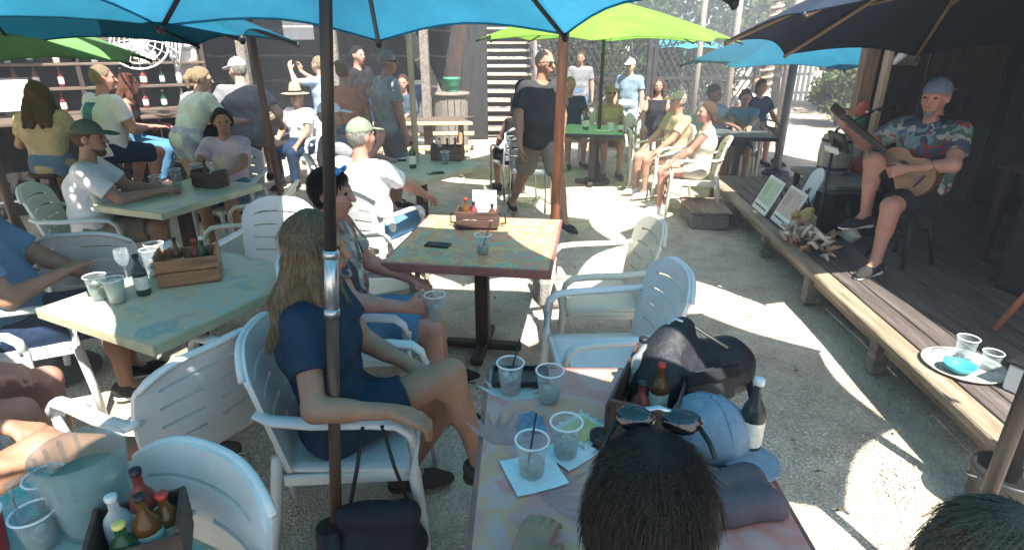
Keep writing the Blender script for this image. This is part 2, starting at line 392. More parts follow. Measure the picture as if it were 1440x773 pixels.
# ================================================================ trees and shrubs behind
LEAFM = [mat('leaf_a', (.075,.12,.03), .6, .4, 3, transl=.35), mat('leaf_b', (.05,.085,.025), .6, .4, 3, transl=.3), mat('leaf_c', (.11,.14,.045), .6, .35, 3, transl=.4)]
BARK = mat('bark', (.17,.13,.10), .9, .4, 6, .7, 30, stretch=(4,4,1))
def leaves(cx, rx, n, size, seed, name, parent, m, gap=.0):
    r = np.random.default_rng(seed); nc = max(6, n//70)
    cl = r.normal(size=(nc, 3)); cl /= np.linalg.norm(cl, axis=1)[:,None]; cl *= (r.random(nc)**.4)[:,None]*.85
    k = r.integers(0, nc, n); p = cl[k] + r.normal(size=(n, 3))*.13
    p = p*np.array(rx) + np.array(cx)
    a = r.normal(size=(n, 3)); a /= np.linalg.norm(a, axis=1)[:,None]; b = np.cross(a, r.normal(size=(n, 3))); b /= np.linalg.norm(b, axis=1)[:,None]
    s = size*(.6+.8*r.random(n))[:,None]
    vv = np.stack([p-a*s, p+b*s*.45, p+a*s, p-b*s*.45], 1).reshape(-1, 3)
    ff = np.arange(4*n).reshape(-1, 4)
    me = bpy.data.meshes.new(name); me.from_pydata(vv.tolist(), [], ff.tolist()); me.materials.append(m)
    o = link(bpy.data.objects.new(name, me)); o.parent = parent; return o
def tree(label, x, y, h, cr, ch, seed, mi, n=3500, size=.13, tr=.14):
    t = thing('tree', label, 'tree', (x, y, 0), 0, 'trees behind the yard'); r = random.Random(seed)
    m = MB(); top = V(r.uniform(-.3,.3), r.uniform(-.3,.3), h-ch*.6)
    m.path([V(0,0,-.1), V(r.uniform(-.1,.1),0,h*.25), top*.6+V(.1,0,0), top], [tr*1.3, tr, tr*.8, tr*.4], 9)
    for i in range(6):
        a = r.uniform(0, 6.28); s0 = top*r.uniform(.55,.95); e = top + V(math.cos(a)*cr*.7, math.sin(a)*cr*.7, r.uniform(-.2,.7)*ch*.5)
        m.path([s0, s0.lerp(e,.5)+V(0,0,.15), e], [tr*.4, tr*.28, tr*.1], 6)
    m.build('trunk', BARK, t, True)
    leaves((top.x, top.y, h-ch*.42), (cr, cr, ch*.62), n, size, seed, 'crown', t, LEAFM[mi])
tree('broad green tree behind the far umbrella, right of the stairs', 2.6, 19, 5.2, 2.6, 4.6, 1, 0, 4200)
tree('dark leafy tree behind the lime green umbrella', 5.4, 22, 6, 3.2, 5.2, 2, 1, 4200)
tree('light green tree seen beneath the teal umbrella', 8.2, 19, 4.6, 2.6, 3.6, 3, 2, 4200)
tree('tree whose foliage shows left of the stage wall', 10.6, 17.5, 4.6, 2.3, 4.3, 4, 2, 4200)
tree('tall tree rising beyond the stage roof', 14.5, 20, 6.5, 3, 5.5, 5, 0, 3500)
tree('dense tree directly behind the wooden stairs', .6, 22, 6, 2.8, 5.4, 6, 1, 3500)
def shrub(label, x, y, h, w, seed, mi):
    t = thing('shrub', label, 'shrub', (x, y, 0), 0, 'shrubs along the back of the yard'); r = random.Random(seed)
    m = MB()
    for i in range(7):
        a = r.uniform(0, 6.28); m.path([V(0,0,0), V(math.cos(a)*w*.25, math.sin(a)*w*.25, h*.5), V(math.cos(a)*w*.5, math.sin(a)*w*.5, h*.85)], [.03,.02,.008], 5)
    m.build('stem', BARK, t, True); leaves((0,0,h*.55), (w*.75, w*.75, h*.52), 3200, .085, seed, 'foliage', t, LEAFM[mi])
shrub('low dark shrub by the foot of the stair rail', 1.5, 15.6, 2.5, 1.7, 11, 1)
shrub('dark shrub behind the lime umbrella pole', 3.3, 15.9, 2.5, 1.8, 12, 1)
shrub('green shrub behind the pale aqua umbrella', 5.0, 17, 2.2, 1.6, 13, 1)
shrub('sunlit shrub beyond the thick grey pole', 7.9, 14.6, 1.5, 1.2, 14, 2)
shrub('pale shrub beside the end wall of the stage', 9.3, 14.9, 1.7, 1.2, 15, 2)

# ================================================================ stage deck
DECK = mat('deck', (.115,.092,.082), .75, .4, 3, .4, 35, stretch=(8,.7,8)); DECKEDGE = mat('deck_edge', (.33,.25,.17), .7, .35, 3, .4, 35, stretch=(8,.7,8))
st = thing('stage', 'low weathered wooden stage deck along the right side', 'stage', (2.05, 1.95, 0), -4.6)
SL = 5.5; pw = .14; np_ = 19
for i in range(np_):
    m = MB(); m.bbox((.14 + pw*i + pw/2, SL/2 + random.uniform(-.01,.01), .285 + random.uniform(-.002,.002)), (pw-.008, SL, .03), .004, Matrix.Rotation(R_(random.uniform(-.03,.03)), 3, 'Z')); m.build('plank', DECK, st)
m = MB(); m.bbox((.065, SL/2, .275), (.13, SL+.02, .055), .008); m.build('edge_board', DECKEDGE, st)
m = MB(); m.bbox((.10, SL/2, .20), (.035, SL, .10), .004); m.build('front_joist', WOODY, st)
for k in range(6):
    m = MB(); m.bbox((.08, .12 + k*1.05, .122), (.085, .085, .245), .005); m.build('leg', GREYWOOD, st)
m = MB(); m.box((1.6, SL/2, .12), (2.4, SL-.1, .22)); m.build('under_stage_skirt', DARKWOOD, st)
s2 = thing('step_block', 'small grey timber step block in front of the stage', 'step', (2.16, 6.35, 0), -4)
m = MB(); m.bbox((0, 0, .085), (.40,.62,.17), .015); m.build('block', GREYWOOD, s2)
m = MB(); m.bbox((0, 0, .185), (.44,.66,.03), .008); m.build('tread', WOODY, s2)

# stage shed: back wall, end wall, roof, posts
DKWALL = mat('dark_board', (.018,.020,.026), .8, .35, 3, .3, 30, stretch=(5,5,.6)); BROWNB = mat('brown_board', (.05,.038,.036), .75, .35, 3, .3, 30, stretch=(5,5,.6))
sh = thing('stage_shed', 'dark board shed walls and roof enclosing the back of the stage', 'shed', (0,0,0))
for i in range(38):                                   # back wall boards along the stage
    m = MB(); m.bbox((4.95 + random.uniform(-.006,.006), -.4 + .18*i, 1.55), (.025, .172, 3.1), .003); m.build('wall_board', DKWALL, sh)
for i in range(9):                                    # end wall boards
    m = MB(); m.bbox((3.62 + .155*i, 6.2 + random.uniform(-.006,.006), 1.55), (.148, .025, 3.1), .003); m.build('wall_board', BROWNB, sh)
for (x, y, w) in ((3.52, 6.12, .13), (3.4, -.3, .12)):
    m = MB(); m.bbox((x, y, 1.62), (w, w, 3.0), .006); m.build('post', WOOD, sh)
m = MB(); m.bbox((3.62, 5.98, 1.5), (.05,.09,2.4), .005); m.build('post', PALEWOOD, sh)
for i in range(12):
    m = MB(); m.box((3.3 + .17*i, 2.9, 2.98 + .035*i), (.175, 7.0, .022)); m.build('roof_board', DKWALL, sh)
m = MB(); m.bbox((3.28, 2.9, 2.9), (.06, 7.0, .18), .005); m.build('fascia', BROWNB, sh)
m = MB(); m.bbox((3.8, 6.08, 1.72), (.34,.06,.10), .004); m.build('wall_bracket', GREYWOOD, sh)
# mural of underwater rocks on the back wall
mu = thing('mural', 'murky blue green painted mural on the wall behind the guitarist', 'mural', (4.90, 3.9, 1.45))
m = MB(); m.bbox((0,0,0), (.02, 3.3, 1.9), .004); m.build('mural_panel', patmat('mural_paint', [(.015,.03,.04),(.03,.055,.06),(.07,.085,.085),(.02,.04,.06),(.10,.095,.07)], 1.7, .8, 'noise', .1, smooth=True), mu)
m = MB()
for j in range(5):
    m.v += [V(-.015, -.2+.17*j-.05*(j%2), -.6), V(-.015, -.05+.17*j, -.6), V(-.015, -.02+.14*j, .1+.3*math.sin(j*1.3)), V(-.015, -.14+.14*j, .2+.3*math.sin(j*1.3))]
    q = 4*j; m.f.append([q, q+1, q+2, q+3])
m.build('painted_rock', mat('rock_paint', (.12,.13,.12), .8, .5, 6), mu)
m = MB(); m.bbox((-.012, 1.2, .35), (.02,.7,.5), .004); m.build('painted_patch', mat('sand_paint', (.16,.13,.08), .8, .4, 4), mu)
m = MB(); m.bbox((-.012, -.95, .5), (.02,.8,.34), .004); m.build('painted_patch', mat('sand_paint', (.16,.13,.08), .8, .4, 4), mu)

# ================================================================ wooden stairs
TREAD = mat('stair_tread', (.52,.42,.30), .7, .25, 3, .3, 40, stretch=(.8,8,8))
stt = thing('staircase', 'sunlit wooden outdoor staircase climbing behind the yard', 'stairs', (-.22, 12.7, 0))
for k in range(17):
    z = .17*(k+1); y = .27*k
    m = MB(); m.bbox((random.uniform(-.01,.01), y, z), (1.32, .27, .045), .005); m.build('tread', TREAD, stt)
    if True:
        m = MB(); m.bbox((0, y+.12, z-.085), (1.26,.02,.11), .003); m.build('riser', DARKWOOD, stt)
for sx in (-1, 1):
    m = MB(); m.path([V(sx*.70, -.2, .02), V(sx*.70, 4.5, 2.95)], .07, 6, 2.0); m.build('stringer', DARKWOOD, stt)
    m = MB(); m.path([V(sx*.74, -.2, .95), V(sx*.74, 4.5, 3.9)], .035, 8); m.build('handrail', GREYWOOD, stt)
    for k in range(9):
        y = -.1 + .55*k; z = .17/.27*y
        m = MB(); m.bbox((sx*.74, y, z+.52), (.04,.04,.95), .004); m.build('baluster', GREYWOOD, stt)
LATT = mat('lattice_wood', (.022,.018,.015), .8, .4, 6)
# railing and lattice right of the stairs
for i in range(2):
    fx = .75 + 2.6*i
    fn = thing('lattice_fence', ['dark lattice fence panel right of the staircase', 'second lattice fence panel from the staircase, behind the lime umbrella'][i], 'fence', (fx, 14.2+.3*i, 0), 0, 'lattice fence panels')
    for sx in (0, 2.4):
        m = MB(); m.bbox((sx, 0, 1.1), (.1,.1,2.2), .006); m.build('post', LATT, fn)
    for z in (.15, 1.1, 2.05):
        m = MB(); m.bbox((1.2, 0, z), (2.3,.05,.08), .005); m.build('rail', LATT, fn)
    for k in range(-6, 16):
        for sg in (-1, 1):
            x0 = .15*k; pts = []
            a = V(x0, .02*sg, .15); b = V(x0 + sg*1.9*.6, .02*sg, 2.05)
            def clipx(a, b):
                p, q = (a, b) if a.x < b.x else (b, a)
                if q.x < .05 or p.x > 2.35: return None
                d = q-p
                if p.x < .05: p = p + d*((.05-p.x)/d.x)
                d = q-p
                if q.x > 2.35: q = p + d*((2.35-p.x)/d.x)
                return p, q
            r = clipx(a, b)
            if r and (r[1]-r[0]).length > .2:
                m = MB(); m.path(list(r), .018, 4, .4, up=V(0,1,0)); m.build('lattice_slat', LATT, fn)
# rope-wrapped post and plain posts of the far pergola
def ropepost(label, x, y, h, r, wrap):
    t = thing('post', label, 'post', (x, y, 0), 0, 'posts of the far pergola')
    m = MB(); m.path([V(0,0,0), V(0,0,h)], r, 12); m.build('shaft', BARK if wrap else GREYWOOD, t, True)
    if wrap:
        m = MB(); N = int(h/.13)*14
        m.path([V(math.cos(k*.449)*r*1.05, math.sin(k*.449)*r*1.05, h*k/N) for k in range(N+1)], .028, 6); m.build('rope_wrap', mat('rope', (.45,.38,.27), .9, .3, 20, .5, 60), t, True)
ropepost('post wrapped in thick pale rope beneath the teal umbrella', 4.75, 11.5, 2.9, .1, True)
ropepost('plain grey post left of the rope-wrapped one', 4.55, 12.8, 2.9, .06, False)
ropepost('pale slim post left of the far aqua umbrella', 3.55, 11.8, 2.7, .05, False)
ropepost('pale wide post right of the rope-wrapped one', 5.65, 12.6, 2.9, .1, False)
# white picket screens in the sunlit street beyond
WHITEP = mat('white_paint', (.78,.78,.76), .55, .08, 5)
for i, (x, y, lab) in enumerate(((5.2, 21, 'white picket fence in the sunlit street, nearest the aqua umbrella'), (8.0, 20.5, 'white picket fence in the sunlit street, beneath the teal umbrella'))):
    t = thing('picket_fence', lab, 'fence', (x, y, 0), 4, 'white picket fences in the street')
    for k in range(13):
        m = MB(); m.bbox((.18*k, 0, .62), (.1,.025,1.15), .004); m.build('picket', WHITEP, t)
    for z in (.3, .9):
        m = MB(); m.bbox((1.1, .03, z), (2.3,.03,.08), .004); m.build('rail', WHITEP, t)

# ================================================================ bar building at the left and back
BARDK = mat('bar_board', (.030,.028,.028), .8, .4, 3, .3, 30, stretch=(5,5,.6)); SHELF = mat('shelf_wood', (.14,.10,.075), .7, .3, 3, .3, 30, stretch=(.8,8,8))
bar = thing('bar_building', 'dark open-fronted wooden bar building across the back left', 'building', (0,0,0))
for i in range(52):
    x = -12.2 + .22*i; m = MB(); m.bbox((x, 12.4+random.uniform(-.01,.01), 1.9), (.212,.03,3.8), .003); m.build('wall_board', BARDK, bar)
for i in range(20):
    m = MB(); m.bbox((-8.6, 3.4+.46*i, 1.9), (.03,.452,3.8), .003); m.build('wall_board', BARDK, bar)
for x in (-7.4, -5.85, -4.15, -2.75, -1.35):
    m = MB(); m.bbox((x, 9.6, 1.5), (.13,.13,3.0), .006); m.build('post', GREYWOOD if x > -6 else DARKWOOD, bar)
m = MB(); m.bbox((-5.0, 9.6, 2.72), (7.6,.10,.2), .006); m.build('beam', DARKWOOD, bar)
for i in range(13):
    m = MB(); m.box((-5.0, 9.45+.28*i, 2.98+.05*i), (8.2,.285,.025)); m.build('roof_board', BARDK, bar)
for i in range(14):
    m = MB(); m.box((-8.4+.25*i, 7.6, 2.98), (.24, 4.6, .025)) if i < 10 else None
    if m.v: m.build('roof_board', BARDK, bar)
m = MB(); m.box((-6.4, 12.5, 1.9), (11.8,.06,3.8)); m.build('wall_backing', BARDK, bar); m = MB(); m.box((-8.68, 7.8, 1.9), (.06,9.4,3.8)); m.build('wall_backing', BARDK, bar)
# hanging stair-like ladder braces in the dark interior
m = MB(); m.path([V(-2.2, 11.2, 2.9), V(-1.0, 11.2, .1)], .06, 6, 2); m.build('diagonal_brace', GREYWOOD, bar)
m = MB(); m.path([V(-.75, 11.9, 3.2), V(-1.35, 11.9, .1)], .07, 6, 2); m.build('diagonal_brace', DARKWOOD, bar)
# bar counter
ct = thing('bar_counter', 'long wooden bar counter behind the seated drinkers', 'counter', (-5.05, 6.9, 0), 32)
m = MB(); m.bbox((0, 0, 1.06), (3.4,.55,.05), .012); m.build('counter_top', SHELF, ct)
for i in range(16):
    m = MB(); m.bbox((-1.6+.213*i, .12, .51), (.205,.03,1.02), .003); m.build('front_board', BARDK, ct)
m = MB(); m.path([V(-1.6,-.15,.22), V(1.6,-.15,.22)], .022, 8); m.build('foot_rail', STEEL, ct, True)
# back bar shelves
sb = thing('back_bar_shelf', 'tall shelf unit full of bottles behind the bar counter', 'shelf', (-6.1, 8.7, 0), 32)
for z in (.95, 1.28, 1.6, 1.92):
    m = MB(); m.bbox((0, 0, z), (3.2,.28,.035), .005); m.build('shelf_board', SHELF, sb)
for x in (-1.58, 0, 1.58):
    m = MB(); m.bbox((x, .02, 1.15), (.06,.30,2.3), .005); m.build('upright', DARKWOOD, sb)
m = MB(); m.bbox((0, .2, 1.15), (3.3,.03,2.3), .005); m.build('back_panel', BARDK, sb)
m = MB(); m.bbox((0, -.02, .45), (3.1,.4,.9), .01); m.build('cabinet', DARKWOOD, sb)
BOT = [glass('bottle_green', (.03,.12,.05), .5), glass('bottle_clear', (.75,.8,.8), .35), glass('bottle_amber', (.16,.065,.02), .6), mat('bottle_cream', (.65,.6,.45), .35), mat('bottle_red', (.20,.035,.03), .35)]
LABEL = mat('paper_label', (.75,.72,.62), .6, .2, 30)
def bottle(loc, h, r, mi, cap, label, parent=None, name='bottle', group=None, rz=0, lab=True, tilt=None):
    t = thing(name, label, 'bottle', loc, rz, group) if parent is None else parent
    if tilt: t.rotation_euler = (tilt[0], tilt[1], 0)
    m = MB(); m.lathe([(r*.9,0),(r,h*.03),(r,h*.55),(r*.85,h*.64),(r*.38,h*.76),(r*.34,h*.93),(r*.4,h*.94)], (0,0,0), 12); m.build('glass', mi, t, True)
    if lab:
        m = MB(); m.lathe([(r*1.02,h*.16),(r*1.02,h*.48)], (0,0,0), 12, cap=False); m.build('paper_label', LABEL, t, True)
    m = MB(); m.lathe([(r*.42,h*.93),(r*.44,h*.94),(r*.44,h*1.0),(r*.3,h*1.01)], (0,0,0), 10); m.build('cap', cap, t, True)
    return t
CAPS = [BLACK, mat('cap_red', (.5,.04,.03), .4), mat('cap_yellow', (.75,.6,.15), .4), mat('cap_white', (.7,.7,.68), .4)]
bm = Matrix.Rotation(R_(32), 3, 'Z'); r = random.Random(4)
ORD = ['first','second','third','fourth','fifth','sixth','seventh','eighth','ninth','tenth','eleventh','twelfth','thirteenth']
colw = ['green', 'clear', 'amber', 'cream', 'red']; shn = ['lowest', 'second', 'third', 'top']
for si, z in enumerate((.97, 1.30, 1.62, 1.94)):
    for i in range(13):
        x = -1.48 + .245*i + r.uniform(-.03,.03)
        if abs(x) < .06: continue
        p = bm @ V(x, -.02, 0); k = r.randrange(5)
        bottle((-6.1+p.x, 8.7+p.y, z), r.uniform(.24,.3), r.uniform(.034,.045), BOT[k], CAPS[r.randrange(4)], '%s %s bottle from the left end of the %s shelf behind the bar' % (ORD[i], colw[k], shn[si]), group='bottles on the back bar shelves')
# television
tv = thing('television', 'lit white television screen behind the bar at the far left', 'television', (-6.35, 7.6, 1.12), 32)
m = MB(); m.bbox((0,0,.14), (.60,.05,.42), .01); m.build('housing', BLACK, tv)
m = MB(); m.bbox((0,-.028,.14), (.55,.006,.37), .002); m.build('screen', emit('screen_glow', (1,.98,.8), .35, ((.35,.3,.25),(1,.97,.85))), tv)
m = MB(); m.bbox((0,0,-.09), (.08,.05,.1), .01); m.build('stand', BLACK, tv)
# round pub fans hung under the roof edge
def fan(label, x, y, z, rz, tilt):
    t = thing('wall_fan', label, 'fan', (x, y, z), rz, 'fans under the bar roof'); rot = Matrix.Rotation(R_(90-tilt), 3, 'X')
    m = MB()
    for rr in (.06, .12, .18, .24, .29):
        d = .10*(1-(rr/.29)**2)
        m.path([rot @ V(rr*math.cos(k*math.pi/12), rr*math.sin(k*math.pi/12), d) for k in range(25)], .006 if rr < .28 else .012, 5)
    for k in range(16):
        a = k*math.pi/8; m.path([rot @ V(.03*math.cos(a), .03*math.sin(a), .1), rot @ V(.18*math.cos(a), .18*math.sin(a), .06), rot @ V(.29*math.cos(a), .29*math.sin(a), 0)], .004, 4)
    m.build('cage', WHITEP, t, True)
    m = MB(); m.lathe([(.05,.02),(.08,.0),(.08,-.12),(.05,-.16)], (0,0,0), 12, rot=rot); m.build('motor', WHITEP, t, True)
    for k in range(4):
        a = k*math.pi/2; m = MB(); m.v = [rot @ V(*p) for p in ((.04*math.cos(a),.04*math.sin(a),.03),(.23*math.cos(a+.1),.23*math.sin(a+.1),.05),(.24*math.cos(a+.7),.24*math.sin(a+.7),.01),(.05*math.cos(a+.9),.05*math.sin(a+.9),.0))]; m.f = [[0,1,2,3]]; m.build('blade', STEEL, t)
    m = MB(); m.path([V(0,.1,.02), V(0,.22,.3), V(0,.22,3.0-z)], .018, 8); m.build('bracket', WHITEP, t, True)
fan('large white caged fan under the bar roof, left of the two', -4.1, 6.9, 1.86, 15, 30)
fan('round fan under the bar roof seen edge-on, right of the two', -3.75, 7.0, 1.88, -55, 5)
# framed notices and a sun-struck white sign on the back wall
for i, (x, z, w, h, lab) in enumerate(((-5.05,1.62,.5,.55,'white poster on the dark bar wall beside the ponytailed woman'), (-5.6,1.75,.2,.8,'tall narrow white board on the dark bar wall'), (-3.55,2.1,.5,.35,'pale shirt-like banner hung high on the bar wall'))):
    t = thing('poster', lab, 'poster', (x, 9.5 if i < 2 else 10.5, z), 0)
    m = MB(); m.bbox((0,0,0), (w,.02,h), .004); m.build('sheet', WHITEP, t)
    m = MB(); m.bbox((0,.018,0), (w+.04,.014,h+.04), .004); m.build('backing', DARKWOOD, t)
# ================================================================ white resin armchair
def chair_back(t):
    us = [-1,-.86,-.72,-.5,-.3,-.12,.12,.3,.5,.72,.86,1]
    slots = [(.80,.83), (.62,.65), (.44,.47), (.27,.295)]
    vs = [0,.1,.2]
    for a, b in sorted(slots): vs += [a, b, (b + .08)]
    vs += [.93, .97, 1.0]; vs = sorted(set(round(q,3) for q in vs))
    def pt(u, v, d):
        hw = .235 + .03*math.sin(math.pi*min(1, v*.75)); 
        arch = -.075*max(0, (abs(u)-.25)/.75)**2.2*v**2
        corner = .012*(max(0, abs(u)-.8)/.2)**2*(1 if v > .95 else 0)
        z = .42 + .48*v + arch - corner; y = -.215 - .10*v - .02*v*v + .065*u*u*(.4+.6*v)
        return V(u*hw, y - d, z)
    F = {}; m = MB()
    for j, v in enumerate(vs):
        for i, u in enumerate(us):
            F[i,j,0] = len(m.v); m.v.append(pt(u, v, 0)); F[i,j,1] = len(m.v); m.v.append(pt(u, v, .02))
    def kept(i, j):
        if i < 0 or j < 0 or i >= len(us)-1 or j >= len(vs)-1: return False
        v = (vs[j]+vs[j+1])/2; u = (us[i]+us[i+1])/2
        for k, (a, b) in enumerate(slots):
            if a < v < b and abs(u) < .72 and (k == 0 or abs(u) > .12): return False
        return True
    for j in range(len(vs)-1):
        for i in range(len(us)-1):
            if not kept(i, j): continue
            m.f.append([F[i,j,0], F[i,j+1,0], F[i+1,j+1,0], F[i+1,j,0]]); m.f.append([F[i,j,1], F[i+1,j,1], F[i+1,j+1,1], F[i,j+1,1]])
            for (di, dj, a, b) in ((-1,0,(i,j),(i,j+1)), (1,0,(i+1,j+1),(i+1,j)), (0,-1,(i+1,j),(i,j)), (0,1,(i,j+1),(i+1,j+1))):
                if not kept(i+di, j+dj): m.f.append([F[(*a,0)], F[(*a,1)], F[(*b,1)], F[(*b,0)]])
    return m
def make_chair(label, m_):
    t = thing('resin_chair', label, 'chair', (0,0,0), 0, 'resin patio chairs')
    b = chair_back(t).build('backrest', m_, t)
    rim = MB(); rim.path([V(u*.262*(.97), -.345+.06*u*u-.01, .895-.075*max(0,(abs(u)-.25)/.75)**2.2) for u in [-1+k/8 for k in range(17)]], .013, 6); rim.build('top_rim', m_, b, True)
    s = MB(); NX, NY = 10, 8
    for side in (0, 1):
        for j in range(NY+1):
            for i in range(NX+1):
                u = -1+2*i/NX; w = j/NY; hw = .225 + .03*w
                s.v.append(V(u*hw, -.225+.475*w, .435 - .018*(1-u*u)*math.sin(math.pi*w) + (.008 if w > .99 else 0)*-1 - (.028 if side else 0)))
    q = (NX+1)*(NY+1)
    for j in range(NY):
        for i in range(NX):
            a = j*(NX+1)+i; s.f.append([a, a+1, a+NX+2, a+NX+1]); s.f.append([q+a, q+a+NX+1, q+a+NX+2, q+a+1])
    ring = [i for i in range(NX+1)] + [(j+1)*(NX+1)-1 for j in range(1, NY+1)] + [NY*(NX+1)+i for i in range(NX-1, -1, -1)] + [j*(NX+1) for j in range(NY-1, 0, -1)]
    for k in range(len(ring)):
        a, b2 = ring[k], ring[(k+1) % len(ring)]; s.f.append([a, q+a, q+b2, b2])
    s.build('seat', m_, t, True)
    for sx in (-1, 1):
        a = MB(); X = sx*.285
        a.path([V(sx*.262,-.27,.70), V(sx*.272,-.22,.675), V(X,-.08,.665), V(X,.12,.66), V(X,.21,.65), V(X,.25,.615), V(X-sx*.003,.262,.56)], [.024,.028,.030,.031,.031,.030,.027], 8, .55); a.build('arm', m_, t, True)
        l = MB(); l.path([V(X-sx*.003,.262,.57), V(X-sx*.01,.258,.42), V(X-sx*.005,.275,.2), V(X,.285,0)], [.026,.029,.024,.019], 8, .8); l.build('leg', m_, t, True)
        l = MB(); l.path([V(sx*.24,-.235,.5), V(sx*.245,-.245,.40), V(sx*.25,-.275,.2), V(sx*.255,-.31,0)], [.02,.028,.023,.018], 8, .8); l.build('leg', m_, t, True)
        a = MB(); a.bbox((sx*.243, .01, .395), (.02,.46,.045), .005); a.build('side_apron', m_, t)
    a = MB(); a.bbox((0, .245, .405), (.47,.02,.05), .006); a.build('front_apron', m_, t)
    return t
ch0 = [make_chair('x', PLASTIC), make_chair('x', BEIGERESIN)]; used = [False, False]
def chair(label, x, y, yaw, k=0):
    o = copy_tree(ch0[k]) if used[k] else ch0[k]; used[k] = True
    o.location = (x, y, 0); o.rotation_euler = (0, 0, R_(yaw)); o['label'] = label; return o
chair('white resin chair the woman in the navy dress sits on', -.63, 1.96, -86)
chair('white resin chair the man in the floral shirt sits on', -.80, 2.78, -84)
chair('empty white resin chair at the right of the centre table, nearer of two', .47, 2.55, 95)
chair('empty sand coloured resin chair at the right of the centre table, farther of two', .54, 3.32, 92, 1)
chair('empty white resin chair at the bottom left, pushed up to the teal table', -.93, .93, 155)
chair('empty white resin chair side-on beside the left front table', -1.36, 1.98, 62)
chair('empty white resin chair with back to camera between the left tables', -1.63, 3.55, 170)
chair('sand resin chair tucked at the right of the second left table', -1.98, 4.3, 98, 1)
chair('white resin chair with back to camera at the near side of the second left table', -2.50, 3.42, 12)
chair('white resin chair of the man in the green cap', -3.30, 4.38, -70)
chair('white resin chair of the woman in the pink top', -2.76, 5.64, 185)
chair('white resin chair of the man in the white cap at the sand table', -1.62, 5.62, -70)
chair('white chair of the woman in the straw hat', -2.98, 8.27, 165)
chair('white resin chair of the man in the grey green cap', -1.10, 4.50, -25)
chair('white resin chair between the floral shirt man and the grey green cap man', -.95, 3.50, -62, 1)
chair('sand resin chair of the woman in the white top near the stage', 2.12, 6.72, 75, 1)
chair('pale resin chair of the man in the tan shirt', 1.95, 7.62, 110, 1)
chair('white resin chair at the left edge, uppermost of the three there', -2.60, 2.80, -64)
chair('white resin chair at the left edge, middle of the three there', -2.40, 2.0, -74)
chair('white resin chair at the left edge, lowest of the three there', -1.92, 1.40, -52)
chair('white resin chair of the woman in sunglasses at the green table', 1.47, 9.0, 180)
chair('white resin chair in the sun behind the woman with sunglasses', 2.3, 10.6, 150)
chair('pale chair of the man in pale blue at the far right table', 2.92, 8.64, -150, 1)
chair('pale chair of the person bent over the far right table', 3.30, 8.62, 160, 1)

# ================================================================ silver slatted metal chairs, wooden stool chair, bar stools
def metal_chair(label, x, y, yaw, m_=STEEL):
    t = thing('metal_chair', label, 'chair', (x, y, 0), yaw, 'metal slat chairs')
    for sx in (-1, 1):
        a = MB(); a.path([V(sx*.24,.22,0), V(sx*.24,.2,.62), V(sx*.24,.12,.66), V(sx*.24,-.2,.66)], .014, 8); a.build('front_frame', m_, t, True)
        a = MB(); a.path([V(sx*.22,-.26,0), V(sx*.21,-.2,.44), V(sx*.2,-.27,.86)], .014, 8); a.build('leg', m_, t, True)
    for k in range(6):
        a = MB(); a.bbox((0, -.17+.075*k, .44), (.44,.06,.014), .003); a.build('seat_slat', m_, t)
    a = MB(); a.path([V(-.2,-.27,.86), V(-.12,-.28,.90), V(.12,-.28,.90), V(.2,-.27,.86)], .014, 8); a.build('back_rail', m_, t, True)
    for k in range(4):
        a = MB(); a.bbox((0, -.225-.014*k, .54+.085*k), (.39,.012,.06), .003); a.build('back_slat', m_, t)
    return t
metal_chair('silver slat chair left of the walking man', .02, 7.55, 20)
metal_chair('silver slat chair closest behind the walking man', .22, 7.0, -10)
def stool(label, x, y, yaw=0, h=.74, z0=0, m_=None, seatm=None, lean=0, grp='bar stools'):
    t = thing('bar_stool', label, 'stool', (x, y, z0), yaw, grp); m_ = m_ or DARKWOOD
    s = MB(); s.lathe([(.12,h-.05),(.17,h-.04),(.18,h-.015),(.165,h),(.02,h+.003)], (0,0,0), 18); s.build('seat', seatm or m_, t, True)
    for k in range(4):
        a = math.pi/4 + k*math.pi/2; l = MB(); l.path([V(.11*math.cos(a),.11*math.sin(a),h-.04), V(.22*math.cos(a),.22*math.sin(a),0)], [.02,.016], 8); l.build('leg', m_, t, True)
        b = a + math.pi/2
        for z in ((.25, .45) if k % 2 else (.3, .5)):
            f = (h-z)/h; r0 = .11+.11*f
            l = MB(); l.path([V(r0*math.cos(a),r0*math.sin(a),z), V(r0*math.cos(b),r0*math.sin(b),z)], .011, 6); l.build('rung', m_, t, True)
    return t
stool('dark bar stool of the tan shirted woman at the left', -4.42, 5.55)
stool('dark bar stool of the man in the white printed shirt', -4.28, 6.1)
stool('red brown bar stool of the man in the white cap', -3.1, 6.85, 20, m_=POLEBROWN)
stool('bar stool of the woman in blue jeans at the bar', -4.55, 7.0, 10)
stool('empty bar stool at the far left edge in the sun', -4.95, 5.0, 30, m_=DARKMETAL)
stool('empty wooden bar stool at the left edge beside the sunlit one', -4.55, 4.95, 10, m_=POLEBROWN)
stool('black bar stool the guitarist sits on', 3.02, 4.28, 20, .47, .3, DARKMETAL, BLACK)

